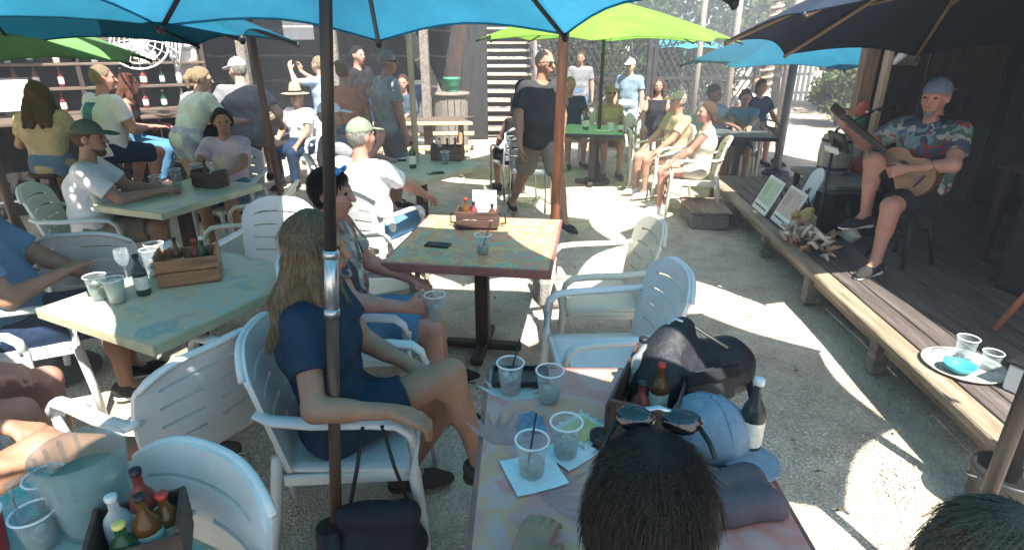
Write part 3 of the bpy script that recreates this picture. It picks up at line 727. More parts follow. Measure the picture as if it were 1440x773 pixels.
# ================================================================ tables
def painted(name, cols, sc):
    m = patmat(name, cols, sc, .42, 'noise', .06, smooth=True); return m
PAINT1 = painted('paint_rainbow', [(.16,.34,.29),(.52,.34,.14),(.58,.23,.12),(.24,.36,.27),(.60,.39,.15),(.54,.23,.14),(.62,.40,.21)], 9)
PAINT2 = painted('paint_pink_blue', [(.34,.32,.36),(.60,.32,.28),(.62,.23,.19),(.58,.33,.30),(.64,.31,.18),(.58,.25,.22),(.36,.35,.38)], 5)
PAINT3 = painted('paint_pale_green', [(.30,.40,.33),(.50,.47,.30),(.42,.50,.42),(.56,.47,.32),(.26,.38,.36),(.50,.42,.30)], 6)
PAINT5 = painted('paint_sand', [(.50,.44,.27),(.60,.52,.33),(.45,.42,.30)], 4)
PAINT6 = painted('paint_green', [(.16,.34,.24),(.22,.42,.30),(.12,.28,.22)], 4)
PAINT7 = painted('paint_teal', [(.05,.28,.30),(.10,.38,.36),(.30,.44,.40),(.08,.30,.34)], 6)
def table(label, x, y, yaw, w, d, paint, edge, h=.76, pole=True, legm=None, z0=0, leafy=False):
    t = thing('cafe_table', label, 'table', (x, y, z0), yaw, 'cafe tables'); legm = legm or DARKWOOD
    m = MB(); m.bbox((0,0,h-.012), (w-.03,d-.03,.024), .003); tp = m.build('table_top', paint, t)
    for (cx, cy, ww, dd) in ((0,-d/2+.010,w,.02),(0,d/2-.010,w,.02)):
        m = MB(); m.bbox((cx,cy,h-.027), (ww,dd,.05), .004); m.build('edge_strip', edge, t)
    for cx in (-w/2+.010, w/2-.010):
        m = MB(); m.bbox((cx,0,h-.0275), (.019,d-.042,.049), .004); m.build('edge_strip', edge, t)
    m = MB(); m.bbox((0,0,h-.043), (w*.5,d*.5,.034), .004); m.build('under_plate', legm, t)
    m = MB(); m.bbox((0,0,h/2), (.085,.085,h-.1), .006); m.build('pedestal', legm, t)
    for a in (0, 90):
        m = MB(); m.bbox((0,0,.028+.002*(a>0)), (w*.54,.075,.045+.003*(a>0)), .01, Matrix.Rotation(R_(a), 3, 'Z')); m.build('foot', legm, t)
    return t
E1 = mat('edge_red', (.28,.115,.095), .5, .3, 5, .1, 40); E3 = mat('edge_pale', (.48,.46,.30), .5, .2, 5, .1, 40)
table('rainbow painted square table at the centre with dark post', -.19, 3.42, -8, .94, .98, PAINT1, E1)
t2 = table('pink and blue painted table in the foreground at the bottom centre', .315, 1.40, -1, .84, .98, PAINT2, E1)
# palm-frond pattern painted on the front table
FR = mat('frond_paint', (.55,.55,.50), .45, .15, 10); FR2 = mat('frond_paint_red', (.46,.23,.21), .45, .15, 10)
for (fx, fy, an, mm) in ((-.33,.26,80,FR),(-.37,.03,70,FR2),(-.24,-.18,20,FR2)):
    m = MB()
    for k in range(9):
        a = R_(an + (k-4)*15); L_ = .20-.012*abs(k-4)
        c, s = math.cos(a), math.sin(a); w = .011
        m.v += [V(fx, fy, .7612), V(fx+c*L_*.5-s*w, fy+s*L_*.5+c*w, .7612), V(fx+c*L_, fy+s*L_, .7612), V(fx+c*L_*.5+s*w, fy+s*L_*.5-c*w, .7612)]
        q = len(m.v)-4; m.f.append([q, q+3, q+2, q+1])
    m.build('painted_frond', mm, t2)
table('pale green painted table at the left front with a sun patch', -1.60, 2.64, -26, .82, .92, PAINT3, E3)
table('pale green painted table behind it, of the green capped man', -2.66, 4.58, -20, .76, 1.0, PAINT3, E3)
table('sand painted table of the two capped men', -.90, 5.72, -35, .92, .98, PAINT5, E3)
table('green painted table under the lime umbrella', 1.14, 8.30, -12, .85, .98, PAINT6, DARKMETAL)
table('teal painted table cut by the bottom left corner', -1.06, .78, -25, .95, .8, PAINT7, PALEWOOD)
table('dark table of the couple in blue at the far right', 3.05, 7.95, -8, .8, .8, mat('dark_top',(.10,.11,.12),.4,.3,5), DARKMETAL)
# high bar table between the standing people at the left
hb = table('high wooden bar table the ponytailed woman leans over', -3.35, 7.35, 10, .8, .8, SHELF, PALEWOOD, h=1.05)
# wooden picnic table at the back
pt_ = thing('picnic_table', 'wooden picnic table in front of the dark building', 'table', (-1.45, 9.3, 0), 3)
for k in range(5):
    m = MB(); m.bbox((0, -.32+.155*k, .75), (1.7,.148,.04), .005); m.build('top_plank', PALEWOOD if k == 0 else SHELF, pt_)
for sy in (-.72, .72):
    for k in (0, 1):
        m = MB(); m.bbox((0, sy+(.13*k-.065), .45), (1.7,.122,.04), .005); m.build('seat_plank', PALEWOOD, pt_)
for sx in (-.6, .6):
    m = MB(); m.bbox((sx,0,.41), (.05,1.6,.09), .005); m.build('seat_beam', WOODY, pt_)
    for sy in (-1, 1):
        m = MB(); m.path([V(sx+.05, sy*.22, .73), V(sx+.05, sy*.58, 0)], .035, 6); m.build('leg', WOOD, pt_)
# wooden crate-like cask stand beside the stairs
cs = thing('slatted_bin', 'upright slatted wooden bin with lid next to the staircase', 'bin', (-1.12, 11.0, 0), 8)
for k in range(16):
    a = k*math.pi/8; m = MB(); m.bbox((.30*math.cos(a), .30*math.sin(a), .5), (.018,.108,1.0), .004, Matrix.Rotation(a, 3, 'Z')); m.build('slat', GREYWOOD, cs)
m = MB(); m.lathe([(.34,1.0),(.36,1.01),(.36,1.04),(.34,1.05),(.02,1.06)], (0,0,0), 20); m.build('lid', GREYWOOD, cs, True)
gp = thing('plant_pot', 'green plastic pot on the slatted bin', 'pot', (-1.08, 11.0, 1.06))
m = MB(); m.lathe([(.10,0),(.15,.2),(.16,.21),(.16,.24),(.14,.24),(.12,.05),(.01,.05)], (0,0,0), 16, cap=False); m.build('pot', mat('pot_green',(.05,.25,.14),.5), gp, True)
wb = thing('notice_board', 'white notice board standing against the dark building behind the picnic table', 'sign', (-1.75, 11.6, 0), 5)
m = MB(); m.bbox((0,0,.62), (.42,.03,1.2), .006, Matrix.Rotation(R_(-8),3,'X')); m.build('board', WHITEP, wb)
m = MB(); m.bbox((0,-.13,1.0), (.32,.008,.3), .002, Matrix.Rotation(R_(-8),3,'X')); m.build('printed_panel', mat('blue_print',(.10,.16,.35),.6,.4,18), wb)
# ================================================================ people: smooth distance-field bodies
class Sdf:
    def __init__(s): s.p = []
    def cone(s, a, b, ra, rb, k=.02, flat=False): s.p.append(('c', np.array(a, float), np.array(b, float), ra, rb, k, flat)); return s
    def ell(s, c, r, fr, k=.02): s.p.append(('e', np.array(c, float), np.array(r, float), fr, 0, k, False)); return s
    def mesh(s, res, clips=(), fold=0., fscale=40., seed=0, cut=()):
        lo = np.full(3, 1e9); hi = -lo
        for q in s.p:
            if q[0] == 'c': m = max(q[3], q[4]); lo = np.minimum(lo, np.minimum(q[1], q[2])-m); hi = np.maximum(hi, np.maximum(q[1], q[2])+m)
            else: m = q[2].max(); lo = np.minimum(lo, q[1]-m); hi = np.maximum(hi, q[1]+m)
        pad = .03 + 2*res; lo -= pad; hi += pad
        n = np.ceil((hi-lo)/res).astype(int)+1
        ax = [np.arange(n[i], dtype=np.float32)*res+lo[i] for i in range(3)]
        D = np.full(n, .12, np.float32)
        for q in s.p:
            k = q[5]; mg = k + .045
            if q[0] == 'c': m = max(q[3], q[4])+mg; a0 = np.minimum(q[1], q[2])-m; a1 = np.maximum(q[1], q[2])+m
            else: m = q[2].max()+mg; a0 = q[1]-m; a1 = q[1]+m
            i0 = np.maximum(0, ((a0-lo)/res).astype(int)); i1 = np.minimum(n, ((a1-lo)/res).astype(int)+2)
            X = ax[0][i0[0]:i1[0], None, None]; Y = ax[1][None, i0[1]:i1[1], None]; Z = ax[2][None, None, i0[2]:i1[2]]
            if q[0] == 'c':
                a, b = q[1], q[2]; d = b-a; L2 = max(1e-9, d.dot(d))
                t = ((X-a[0])*d[0]+(Y-a[1])*d[1]+(Z-a[2])*d[2])/L2; tc = np.clip(t, 0, 1)
                dd = np.sqrt((X-a[0]-tc*d[0])**2+(Y-a[1]-tc*d[1])**2+(Z-a[2]-tc*d[2])**2) - (q[3]+(q[4]-q[3])*tc)
                if q[6]: dd = np.maximum(dd, (t-1)*math.sqrt(L2))
            else:
                c, r, fr = q[1], q[2], q[3]
                u = [((X-c[0])*f[0]+(Y-c[1])*f[1]+(Z-c[2])*f[2])/r[i] for i, f in enumerate(fr)]
                nn = np.sqrt(u[0]**2+u[1]**2+u[2]**2); dd = (nn-1)*r.min()*1.15
            S = D[i0[0]:i1[0], i0[1]:i1[1], i0[2]:i1[2]]
            h = np.maximum(k-np.abs(S-dd), 0)/k
            D[i0[0]:i1[0], i0[1]:i1[1], i0[2]:i1[2]] = np.minimum(S, dd) - h*h*k*.25
        X = ax[0][:,None,None]; Y = ax[1][None,:,None]; Z = ax[2][None,None,:]
        if fold:
            f = fscale
            D = D + fold*(np.sin(f*X+9*Y+13*Z+seed)*np.sin(f*.8*Z+11*X+seed*2)+.7*np.sin(f*.9*Y+17*Z+7*X+seed))
        for (pt, nr) in clips:
            D = np.maximum(D, (X-pt[0])*nr[0]+(Y-pt[1])*nr[1]+(Z-pt[2])*nr[2])
        return nets(D, lo, res)
def nets(D, lo, res):
    S = D < 0; nx, ny, nz = D.shape
    cnt = np.zeros((nx-1, ny-1, nz-1), np.int8); cs = [(i,j,k) for i in (0,1) for j in (0,1) for k in (0,1)]
    sl = lambda A, c: A[c[0]:nx-1+c[0], c[1]:ny-1+c[1], c[2]:nz-1+c[2]]
    for c in cs: cnt += sl(S, c)
    act = (cnt > 0) & (cnt < 8); I = np.argwhere(act)
    if len(I) == 0: return np.zeros((0,3)), np.zeros((0,4), int)
    idx = np.full(act.shape, -1, np.int64); idx[act] = np.arange(len(I))
    acc = np.zeros((len(I), 3)); num = np.zeros(len(I))
    val = {c: D[I[:,0]+c[0], I[:,1]+c[1], I[:,2]+c[2]] for c in cs}
    for a in cs:
        for d in range(3):
            if a[d]: continue
            b = list(a); b[d] = 1; b = tuple(b); va, vb = val[a], val[b]; m = (va < 0) != (vb < 0)
            t = np.where(m, va/np.where(m, va-vb, 1), 0)
            for e in range(3): acc[:,e] += np.where(m, a[e]+(t if e == d else 0), 0)
            num += m
    P = lo + (I + acc/num[:,None])*res
    quads = []
    for d in range(3):
        o = [0,0,0]; o[d] = 1
        A = S[:nx-o[0], :ny-o[1], :nz-o[2]]; B = S[o[0]:, o[1]:, o[2]:]
        E = np.argwhere(A != B); e1, e2 = (d+1) % 3, (d+2) % 3
        ok = (E[:,e1] > 0) & (E[:,e2] > 0) & (E[:,e1] < D.shape[e1]-1) & (E[:,e2] < D.shape[e2]-1); E = E[ok]
        if len(E) == 0: continue
        def ix(s1, s2):
            q = E.copy(); q[:,e1] -= s1; q[:,e2] -= s2; return idx[q[:,0], q[:,1], q[:,2]]
        Q = np.stack([ix(1,1), ix(0,1), ix(0,0), ix(1,0)], 1); fl = ~A[E[:,0], E[:,1], E[:,2]]
        Q[fl] = Q[fl][:, ::-1]; quads.append(Q)
    return P, np.concatenate(quads)
def sdf_obj(name, s, res, m, parent, **kw):
    P, Qd = s.mesh(res, **kw)
    me = bpy.data.meshes.new(name)
    me.vertices.add(len(P)); me.vertices.foreach_set('co', P.astype(np.float32).ravel())
    nq = len(Qd); me.loops.add(nq*4); me.loops.foreach_set('vertex_index', Qd.astype(np.int32).ravel())
    me.polygons.add(nq); me.polygons.foreach_set('loop_start', np.arange(0, nq*4, 4, dtype=np.int32))
    me.polygons.foreach_set('use_smooth', np.ones(nq, bool))
    me.update(calc_edges=True); me.validate(); me.materials.append(m)
    o = link(bpy.data.objects.new(name, me)); o.parent = parent; return o
def skinmat(name, c):
    m = mat(name, c, .52, .10, 9, .08, 140, spec=.35); b = m.node_tree.nodes['Principled BSDF']
    return m
SK = [skinmat('skin_fair', (.50,.30,.22)), skinmat('skin_tan', (.36,.195,.125)), skinmat('skin_ruddy', (.45,.22,.16)), skinmat('skin_dark', (.20,.105,.07))]
def cloth(n, c, v=.14): return mat('cloth_'+n, c, .88, v, 5, .5, 22, spec=.12, fine=.15)
def hairm(n, c, c2): return mat('hair_'+n, c, .5, .3, 5, 1.0, 14, col2=c2, stretch=(26,26,1.6), spec=.3)
HBL = hairm('dark_blond', (.38,.28,.17), (.13,.085,.05)); HB = hairm('blond', (.50,.38,.23), (.24,.17,.10)); HD = hairm('dark', (.03,.022,.018), (.012,.01,.009)); HBR = hairm('brown', (.13,.07,.04), (.05,.03,.018)); HG = hairm('grey', (.42,.40,.36), (.2,.18,.16))
HR = hairm('auburn', (.20,.08,.05), (.09,.035,.025)); HW = hairm('sandy', (.40,.31,.19), (.2,.15,.09))
EYE = mat('eye_dark', (.02,.013,.01), .2); LIP = mat('lip', (.38,.13,.11), .5)
BASE = dict(
 sit=dict(pel=(0,-.06,.53), che=(0,-.11,.84), nec=(0,-.10,1.04), wL=(-.17,.27,.62), wR=(.17,.27,.62), aL=(-.12,.36,.09), aR=(.12,.36,.09)),
 stand=dict(pel=(0,0,.95), che=(0,-.02,1.26), nec=(0,0,1.46), wL=(-.27,.07,.86), wR=(.27,.07,.86), aL=(-.11,-.02,.09), aR=(.11,-.02,.09)),
 stool=dict(pel=(0,0,.85), che=(0,.02,1.16), nec=(0,.07,1.35), wL=(-.17,.34,1.02), wR=(.17,.34,1.02), aL=(-.13,.26,.36), aR=(.13,.26,.36)))
def strands(ho, hm, t, hc, seed=1, n=3000):
    me = ho.data; nv = len(me.vertices); co = np.empty(nv*3); me.vertices.foreach_get('co', co); co = co.reshape(-1,3)
    no = np.empty(nv*3); me.vertices.foreach_get('normal', no); no = no.reshape(-1,3); r = np.random.default_rng(seed)
    k = r.integers(0, nv, n); p = co[k]; nn = no[k]; cen = np.array(hc)
    d = np.array([0,0,-1.]) + .55*(p-cen)/(.05+np.linalg.norm(p-cen, axis=1))[:,None]*np.array([1,1,0]) + r.normal(size=(n,3))*.10
    d -= nn*(d*nn).sum(1)[:,None]; d /= np.linalg.norm(d, axis=1)[:,None]+1e-9
    w = np.cross(d, nn); L = (.025+.035*r.random(n))[:,None]; hw = .0011+.0006*r.random(n)[:,None]; lift = (.0010+.0022*r.random(n)**3)[:,None]
    rows = []
    for i, (a, li, ww) in enumerate(((0,.2,.7),(.5,1,1),(1,.6,.25))):
        q = p + d*L*a + nn*(lift*li) - np.array([0,0,1])*(a*a*.006); rows += [q-w*hw*ww, q+w*hw*ww]
    v = np.stack(rows, 1).reshape(-1,3); b = (np.arange(n)*6)[:,None]
    f = np.concatenate([b+np.array([0,1,3,2]), b+np.array([2,3,5,4])])
    m2 = bpy.data.meshes.new('hair_strands'); m2.from_pydata(v.tolist(), [], f.tolist()); m2.materials.append(hm)
    o = link(bpy.data.objects.new('hair_strands', m2)); o.parent = ho; o['kind'] = 'stuff'
def ik(a, b, l1, l2, pole):
    a, b, pole = Vector(a), Vector(b), Vector(pole); d = b-a; L = d.length
    if L > (l1+l2)*.995: b = a + d.normalized()*(l1+l2)*.995; d = b-a; L = d.length
    x = (L*L+l1*l1-l2*l2)/(2*L); h = math.sqrt(max(1e-6, l1*l1-x*x)); dn = d.normalized()
    p = pole - dn*pole.dot(dn)
    if p.length < 1e-4: p = V(.3,.1,1) - dn*V(.3,.1,1).dot(dn)
    return a + dn*x + p.normalized()*h, b
def person(label, x, y, yaw, pose='sit', s=1., z0=0., J=None, look=(0,0), skin=0, fem=False, bulk=1., res=.012, hair=('short', None), hat=None, top=('tee', None), bottom=('shorts', None), shoes=None, shades=False, poleL=None, poleR=None, kneeL=None, kneeR=None, curl=.5, beard=None, palmL=None, palmR=None, group='people in the yard', hip=.0, backprint=None):
    t = thing('person', label, 'person', (x, y, z0), yaw, group)
    inv = (Matrix.Translation((x, y, z0)) @ Matrix.Rotation(R_(yaw), 4, 'Z')).inverted()
    j = {k: Vector(v)*(s if pose != 'sit' or k not in ('pel',) else 1) for k, v in BASE[pose].items()}
    if s != 1 and pose == 'sit':
        for k in ('che', 'nec'): j[k] = j['pel'] + (Vector(BASE['sit'][k])-Vector(BASE['sit']['pel']))*s
    for k, v in (J or {}).items():
        j[k] = (inv @ Vector(v[1:])) if v[0] == 'w' else Vector(v)
    pel, che, nec = j['pel'], j['che'], j['nec']
    side = V(1,0,0)
    if 'side' in j: side = j['side'].normalized()
    up = (nec-che).normalized(); fw = up.cross(side).normalized() * -1
    fw = side.cross(up)*-1; fw = up.cross(side)
    sw = (.165 if fem else .19)*s; B = bulk*s
    sL, sR = nec - up*.055*s - side*sw, nec - up*.055*s + side*sw
    hx = .085*s; dn = (pel-che).normalized()
    hL, hR = pel - side*hx + dn*.03, pel + side*hx + dn*.03
    l1, l2 = .285*s, .255*s; t1, t2 = .43*s, .42*s
    eL, wL = ik(sL, j['wL'], l1, l2, poleL or V(-.6,-.5,-.6)); eR, wR = ik(sR, j['wR'], l1, l2, poleR or V(.6,-.5,-.6))
    kpl = V(-.1,1,.25) if pose != 'stand' else V(0,1,0); kpr = V(.1,1,.25) if pose != 'stand' else V(0,1,0)
    kL, aL = ik(hL, j['aL'], t1, t2, kneeL or kpl); kR, aR = ik(hR, j['aR'], t1, t2, kneeR or kpr)
    if 'kL' in j: kL, aL = j['kL'], j['aL']
    if 'kR' in j: kR, aR = j['kR'], j['aR']
    # head frame
    hf = (Matrix.Rotation(R_(look[0]), 3, 'Z') @ V(0,1,0)); hr = hf.cross(V(0,0,1)).normalized()
    hf = (Matrix.Rotation(R_(look[1]), 3, hr) @ hf).normalized(); hu = hr.cross(hf).normalized()
    hc = nec + up*.065*s + V(0,0,.10*s) + hf*.025*s
    if 'hed' in j: hc = j['hed']
    fr = (hr, hf, hu)
    def torso(q, e=0., k=.06, lower=True):
        if lower: q.cone(pel-side*.07*s, pel+side*.07*s, .112*B+e, .112*B+e, k)
        mid = pel.lerp(che, .5)+fw*(.02*(bulk-1)*5); w = .055 if fem else .07
        q.cone(mid-side*w*s, mid+side*w*s, (.098 if fem else .108)*B*bulk+e, (.098 if fem else .108)*B*bulk+e, k)
        q.cone(che-side*.085*s, che+side*.085*s, .108*B+e, .108*B+e, k)
        tc = che.lerp(nec, .62); q.cone(tc-side*sw*.62, tc+side*sw*.62, .075*s+e, .075*s+e, k)
        if fem:
            for g in (-1, 1): q.cone(che+side*g*.07*s+fw*.05*s, che+side*g*.072*s+fw*.075*s-up*.015, .062*s+e, .055*s+e, .04)
    b = Sdf(); torso(b)
    b.cone(nec-up*.05*s, hc-hu*.05*s-hf*.02*s, .056*B, .05*s, .04)
    # head
    cr = hc + hu*.028*s - hf*.012*s
    b.ell(cr, (.074*s,.094*s,.098*s), fr, .02); b.cone(hc+hf*.02*s-hu*.03*s, hc+hf*.047*s-hu*.085*s, .058*s, .032*s, .03)
    for g in (-1, 1):
        b.cone(hc+hr*.034*g*s+hf*.06*s-hu*.02*s, hc+hr*.02*g*s+hf*.062*s-hu*.055*s, .026*s, .022*s, .025)
        b.ell(hc+hr*.076*g*s-hf*.01*s, (.012*s,.022*s,.033*s), fr, .012)
        b.cone(hc+hr*.012*g*s+hf*.082*s+hu*.03*s, hc+hr*.05*g*s+hf*.066*s+hu*.028*s, .012*s, .010*s, .015)
    b.cone(hc+hf*.086*s+hu*.018*s, hc+hf*.108*s-hu*.022*s, .009*s, .015*s, .014); b.cone(hc-hr*.016*s+hf*.083*s-hu*.055*s, hc+hr*.016*s+hf*.083*s-hu*.055*s, .010*s, .010*s, .012)
    # arms and hands
    for g, sh, el, wr, pn in ((-1, sL, eL, wL, palmL), (1, sR, eR, wR, palmR)):
        b.cone(sh, el, .056*B*(.88 if fem else 1), .041*B*(.9 if fem else 1), .035); b.cone(el, wr, .042*B*(.9 if fem else 1), .027*s, .02)
        b.cone(el.lerp(wr,.05), el.lerp(wr,.4), .040*B, .036*B, .02)
        d = (wr-el).normalized(); hk = 'hL' if g < 0 else 'hR'
        if hk in j: d = j[hk].normalized()
        pnv = Vector(pn) if pn else (V(0,0,-1) if abs(d.z) < .75 else V(-g,0,0))
        pnv = (pnv - d*pnv.dot(d)).normalized(); sd = d.cross(pnv)*g            # sd points to the thumb side
        for i, (off, L_) in enumerate(((.030,.070),(.010,.080),(-.011,.074),(-.030,.058))):
            r0 = .0125*s; kn = wr + d*.090*s + sd*off*1.05*s; b.cone(wr+d*.012*s+sd*off*.55*s, kn, .017*s, .0125*s, .012)
            c1 = curl*.7; d1 = d*math.cos(c1)+pnv*math.sin(c1); d2 = d*math.cos(c1+curl*1.3)+pnv*math.sin(c1+curl*1.3)
            p1 = kn + d1*L_*.55*s; p2 = p1 + d2*L_*.55*s
            b.cone(kn, p1, .0105*s, .0095*s, .004); b.cone(p1, p2, .0095*s, .0078*s, .004)
        th0 = wr + d*.03*s + sd*.022*s; th1 = th0 + (d*.6+sd*.75+pnv*.25)*.042*s; th2 = th1 + (d*.9+sd*.15+pnv*.45)*.04*s
        b.cone(th0, th1, .016*s, .0125*s, .012); b.cone(th1, th2, .012*s, .009*s, .004)
    # legs and feet
    feet = []
    for g, hp, kn, an, tk in ((-1, hL, kL, aL, 'tL'), (1, hR, kR, aR, 'tR')):
        b.cone(hp, kn, .088*B, .056*B, .04); b.cone(kn, an, .054*B, .036*s, .025)
        back = V(0,-1,0); sn = (an-kn).normalized(); back = (back - sn*back.dot(sn))
        b.cone(kn.lerp(an,.12)+back*.018, kn.lerp(an,.42)+back*.015, .045*B, .045*B, .03)
        td = j[tk].normalized() if tk in j else V(g*.15,1,-.12).normalized()
        heel = an - td*.035*s - V(0,0,.045*s); ball = an + td*.12*s - V(0,0,.052*s); toe = an + td*.185*s - V(0,0,.058*s)
        b.cone(an, heel, .034*s, .03*s, .02); b.cone(an, ball, .034*s, .03*s, .025); b.cone(ball-side*.012, toe-side*.01, .028*s, .02*s, .02); b.cone(ball+side*.014, toe+side*.012-td*.02, .026*s, .018*s, .02)
        feet.append((an, td, heel, ball, toe))
    bo = sdf_obj('body', b, res, SK[skin], t)
    # face details
    def blob(name, c, r, m, par=bo):
        q = MB(); rot = Matrix((hr, hf, hu)).transposed(); q.ell(c, r, 10, 6, rot); return q.build(name, m, par, True)
    if not shades:
        for g in (-1, 1): blob('eye', hc+hr*.033*g*s+hf*.083*s+hu*.012*s, (.013*s,.008*s,.008*s), EYE)
    blob('mouth', hc+hf*.0925*s-hu*.056*s, (.024*s,.006*s,.008*s), LIP)
    if shades:
        q = MB(); rot = Matrix((hr, hf, hu)).transposed(); up_ = shades if isinstance(shades, tuple) else (0, .092)
        oz, of = up_
        for g in (-1, 1):
            q.ell(hc+hr*.035*g*s+hf*of*s+hu*(.012+oz)*s, (.030*s,.009*s,.020*s), 12, 6, rot)
            q.path([hc+hr*.062*g*s+hf*(of-.006)*s+hu*(.018+oz)*s, hc+hr*.083*g*s+hf*(of-.05)*s+hu*(.016+oz)*s, hc+hr*.086*g*s-hf*.005*s+hu*(.014+oz)*s], .0045*s, 5)
        q.path([hc-hr*.02*s+hf*(of+.004)*s+hu*(.018+oz)*s, hc+hr*.02*s+hf*(of+.004)*s+hu*(.018+oz)*s], .005*s, 5)
        q.build('sunglasses', mat('shade_lens', (.012,.012,.014), .12, .1, spec=.8), t, True)
    # hair
    hk, hm = hair[0], hair[1]; hv = hair[2] if len(hair) > 2 else 1.
    if hk != 'bald':
        q = Sdf(); q.ell(cr - hf*.004*s, (.083*s*hv,.102*s*hv,.106*s), fr, .02)
        nrm = (hf*.80 - hu*.60).normalized(); clips = [(hc+hf*.052*s+hu*.058*s, nrm), (hc-hu*.062*s, -hu)]
        if hk in ('long', 'longloose'):
            for g in (-1, -.4, .4, 1):
                a = hc + hr*.066*g*s - hf*(.055-.03*abs(g))*s + hu*.03*s; m_ = nec + side*.085*g*s - fw*(.075)*s + up*.0; e = che + side*.10*g*s - fw*.125*s + up*.04*s
                q.cone(a, m_, .046*s, .045*s, .03); q.cone(m_, e, .045*s, .026*s, .03)
            for g in (-1, 1):
                q.cone(hc+hr*.078*g*s+hf*.015*s+hu*.04*s, nec+side*.10*g*s+fw*.03*s+up*.03*s, .028*s, .032*s, .03); q.cone(nec+side*.10*g*s+fw*.03*s+up*.03*s, che+side*.10*g*s+fw*.085*s+up*.1*s, .03*s, .018*s, .03)
            clips = [(hc+hf*.062*s, nrm)] if 0 else []
            face = (hc+hf*.055*s+hu*.05*s, nrm)
            P0 = sdf_obj('hair', q, res, hm, t, fold=.004, fscale=70., clips=[(hc+hf*.066*s, hf)])
        else:
            if hk == 'pony':
                q.cone(cr-hf*.10*s+hu*.03*s, cr-hf*.135*s-hu*.04*s, .035*s, .034*s, .02); q.cone(cr-hf*.135*s-hu*.04*s, cr-hf*.12*s-hu*.14*s, .034*s, .014*s, .02)
                clips = clips[:1]
            if hk == 'bun': q.ell(cr-hf*.09*s+hu*.06*s, (.045*s,.04*s,.04*s), fr, .02)
            if hk == 'bob':
                for g in (-1, 1): q.cone(hc+hr*.07*g*s-hf*.02*s+hu*.02*s, hc+hr*.075*g*s-hf*.015*s-hu*.09*s, .034*s, .03*s, .03)
                q.cone(hc-hf*.07*s, hc-hf*.06*s-hu*.1*s, .055*s*hv, .055*s*hv, .03); clips = [clips[0]]
            sdf_obj('hair', q, res, hm, t, fold=.002, fscale=80., clips=clips)
    if hk != 'bald' and res <= .0095 and not hat:
        ho = [c for c in t.children if c.name.startswith('hair')][-1]; strands(ho, hm, t, hc, seed=len(label), n=5200 if 'long' in hk else 3000)
    if beard:
        q = Sdf(); q.cone(hc+hf*.025*s-hu*.04*s, hc+hf*.052*s-hu*.092*s, .064*s, .037*s, .02)
        sdf_obj('beard', q, res, beard, t, clips=[(hc-hu*.062*s, hu*.9+hf*.2)])
    if hat:
        hk, hm_ = hat[0], hat[1]
        q = Sdf()
        if hk == 'cap':
            q.ell(cr, (.088*s,.108*s,.112*s), fr, .01); o = sdf_obj('cap_crown' if 0 else 'cap', q, res, hm_, t, clips=[(hc+hu*.042*s, -hu)])
            back = -1 if len(hat) > 2 else 1
            w = Sdf(); w.ell(hc+hf*.125*s*back+hu*.046*s, (.078*s,.075*s,.011*s), (hr, (hf-hu*.18*back).normalized(), (hu+hf*.18*back).normalized()), .01)
            P1 = sdf_obj('cap_brim', w, min(res, .008), hat[2] if len(hat) > 2 and hat[2] else hm_, o)
            q2 = MB(); q2.ell(cr+hu*.112*s, (.01*s,.01*s,.006*s), 8, 4); q2.build('cap_button', hm_, o, True)
        else:
            q.cone(hc+hu*.05*s, hc+hu*.135*s, .096*s, .075*s, .02)
            o = sdf_obj('hat_crown', q, res, hm_, t, clips=[(hc+hu*.045*s, -hu)])
            w = MB(); rot = Matrix((hr, hf, hu)).transposed(); w.lathe([(.08*s,0),(.12*s,.002),(.17*s,-.012),(.19*s,-.008),(.19*s,-.002),(.17*s,-.005),(.12*s,.009),(.08*s,.01)], hc+hu*.05*s, 24, rot=rot, cap=False); w.build('hat_brim', hm_, o, True)
            w = MB(); w.lathe([(.101*s,.0),(.099*s,.03)], hc+hu*.058*s, 24, rot=rot, cap=False); w.build('hat_band', BLACK, o, True)
    # clothes
    tk, tm = top[0], top[1]
    if tk != 'none':
        q = Sdf(); torso(q, .016, .06, tk != 'crop')
        fs = {'tee': .66, 'tank': .12, 'long': 1., 'dress': .58}.get(tk, .62)
        for sh, el, wr in ((sL, eL, wL), (sR, eR, wR)):
            if tk == 'tank': q.cone(sh, sh.lerp(el, .08), .055*B, .055*B, .03, True)
            else: q.cone(sh, sh.lerp(el, min(1, fs)), .070*B, (.066 if tk != 'long' else .056)*B, .03, tk != 'long')
            if tk == 'long': q.cone(el, el.lerp(wr, .95), .056*B, .040*B, .02, True)
        if tk == 'dress' or hip:
            for hp, kn in ((hL, kL), (hR, kR)): q.cone(hp, hp.lerp(kn, .62 if tk == 'dress' else hip), .112*B, .088*B, .05, True)
        clips = [(nec+up*(.028 if tk != 'tank' else -.02)*s, (up*.93+fw*.36).normalized())]
        if tk == 'crop': pass
        sdf_obj({'dress': 'dress', 'tank': 'tank_top'}.get(tk, 'shirt'), q, res, tm, t, fold=.0046, fscale=34., seed=len(label), clips=clips)
    if backprint:
        q = Sdf(); torso(q, .0205, .06, False); c_ = che + up*.02
        sdf_obj('shirt_print', q, .008, backprint, t, fold=.0046, fscale=34., seed=len(label), clips=[(che-fw*.06, fw), (c_+side*.06, side), (c_-side*.10, -side), (c_+up*.10, up), (c_-up*.10, -up)])
    bk, bm_ = bottom[0], bottom[1]
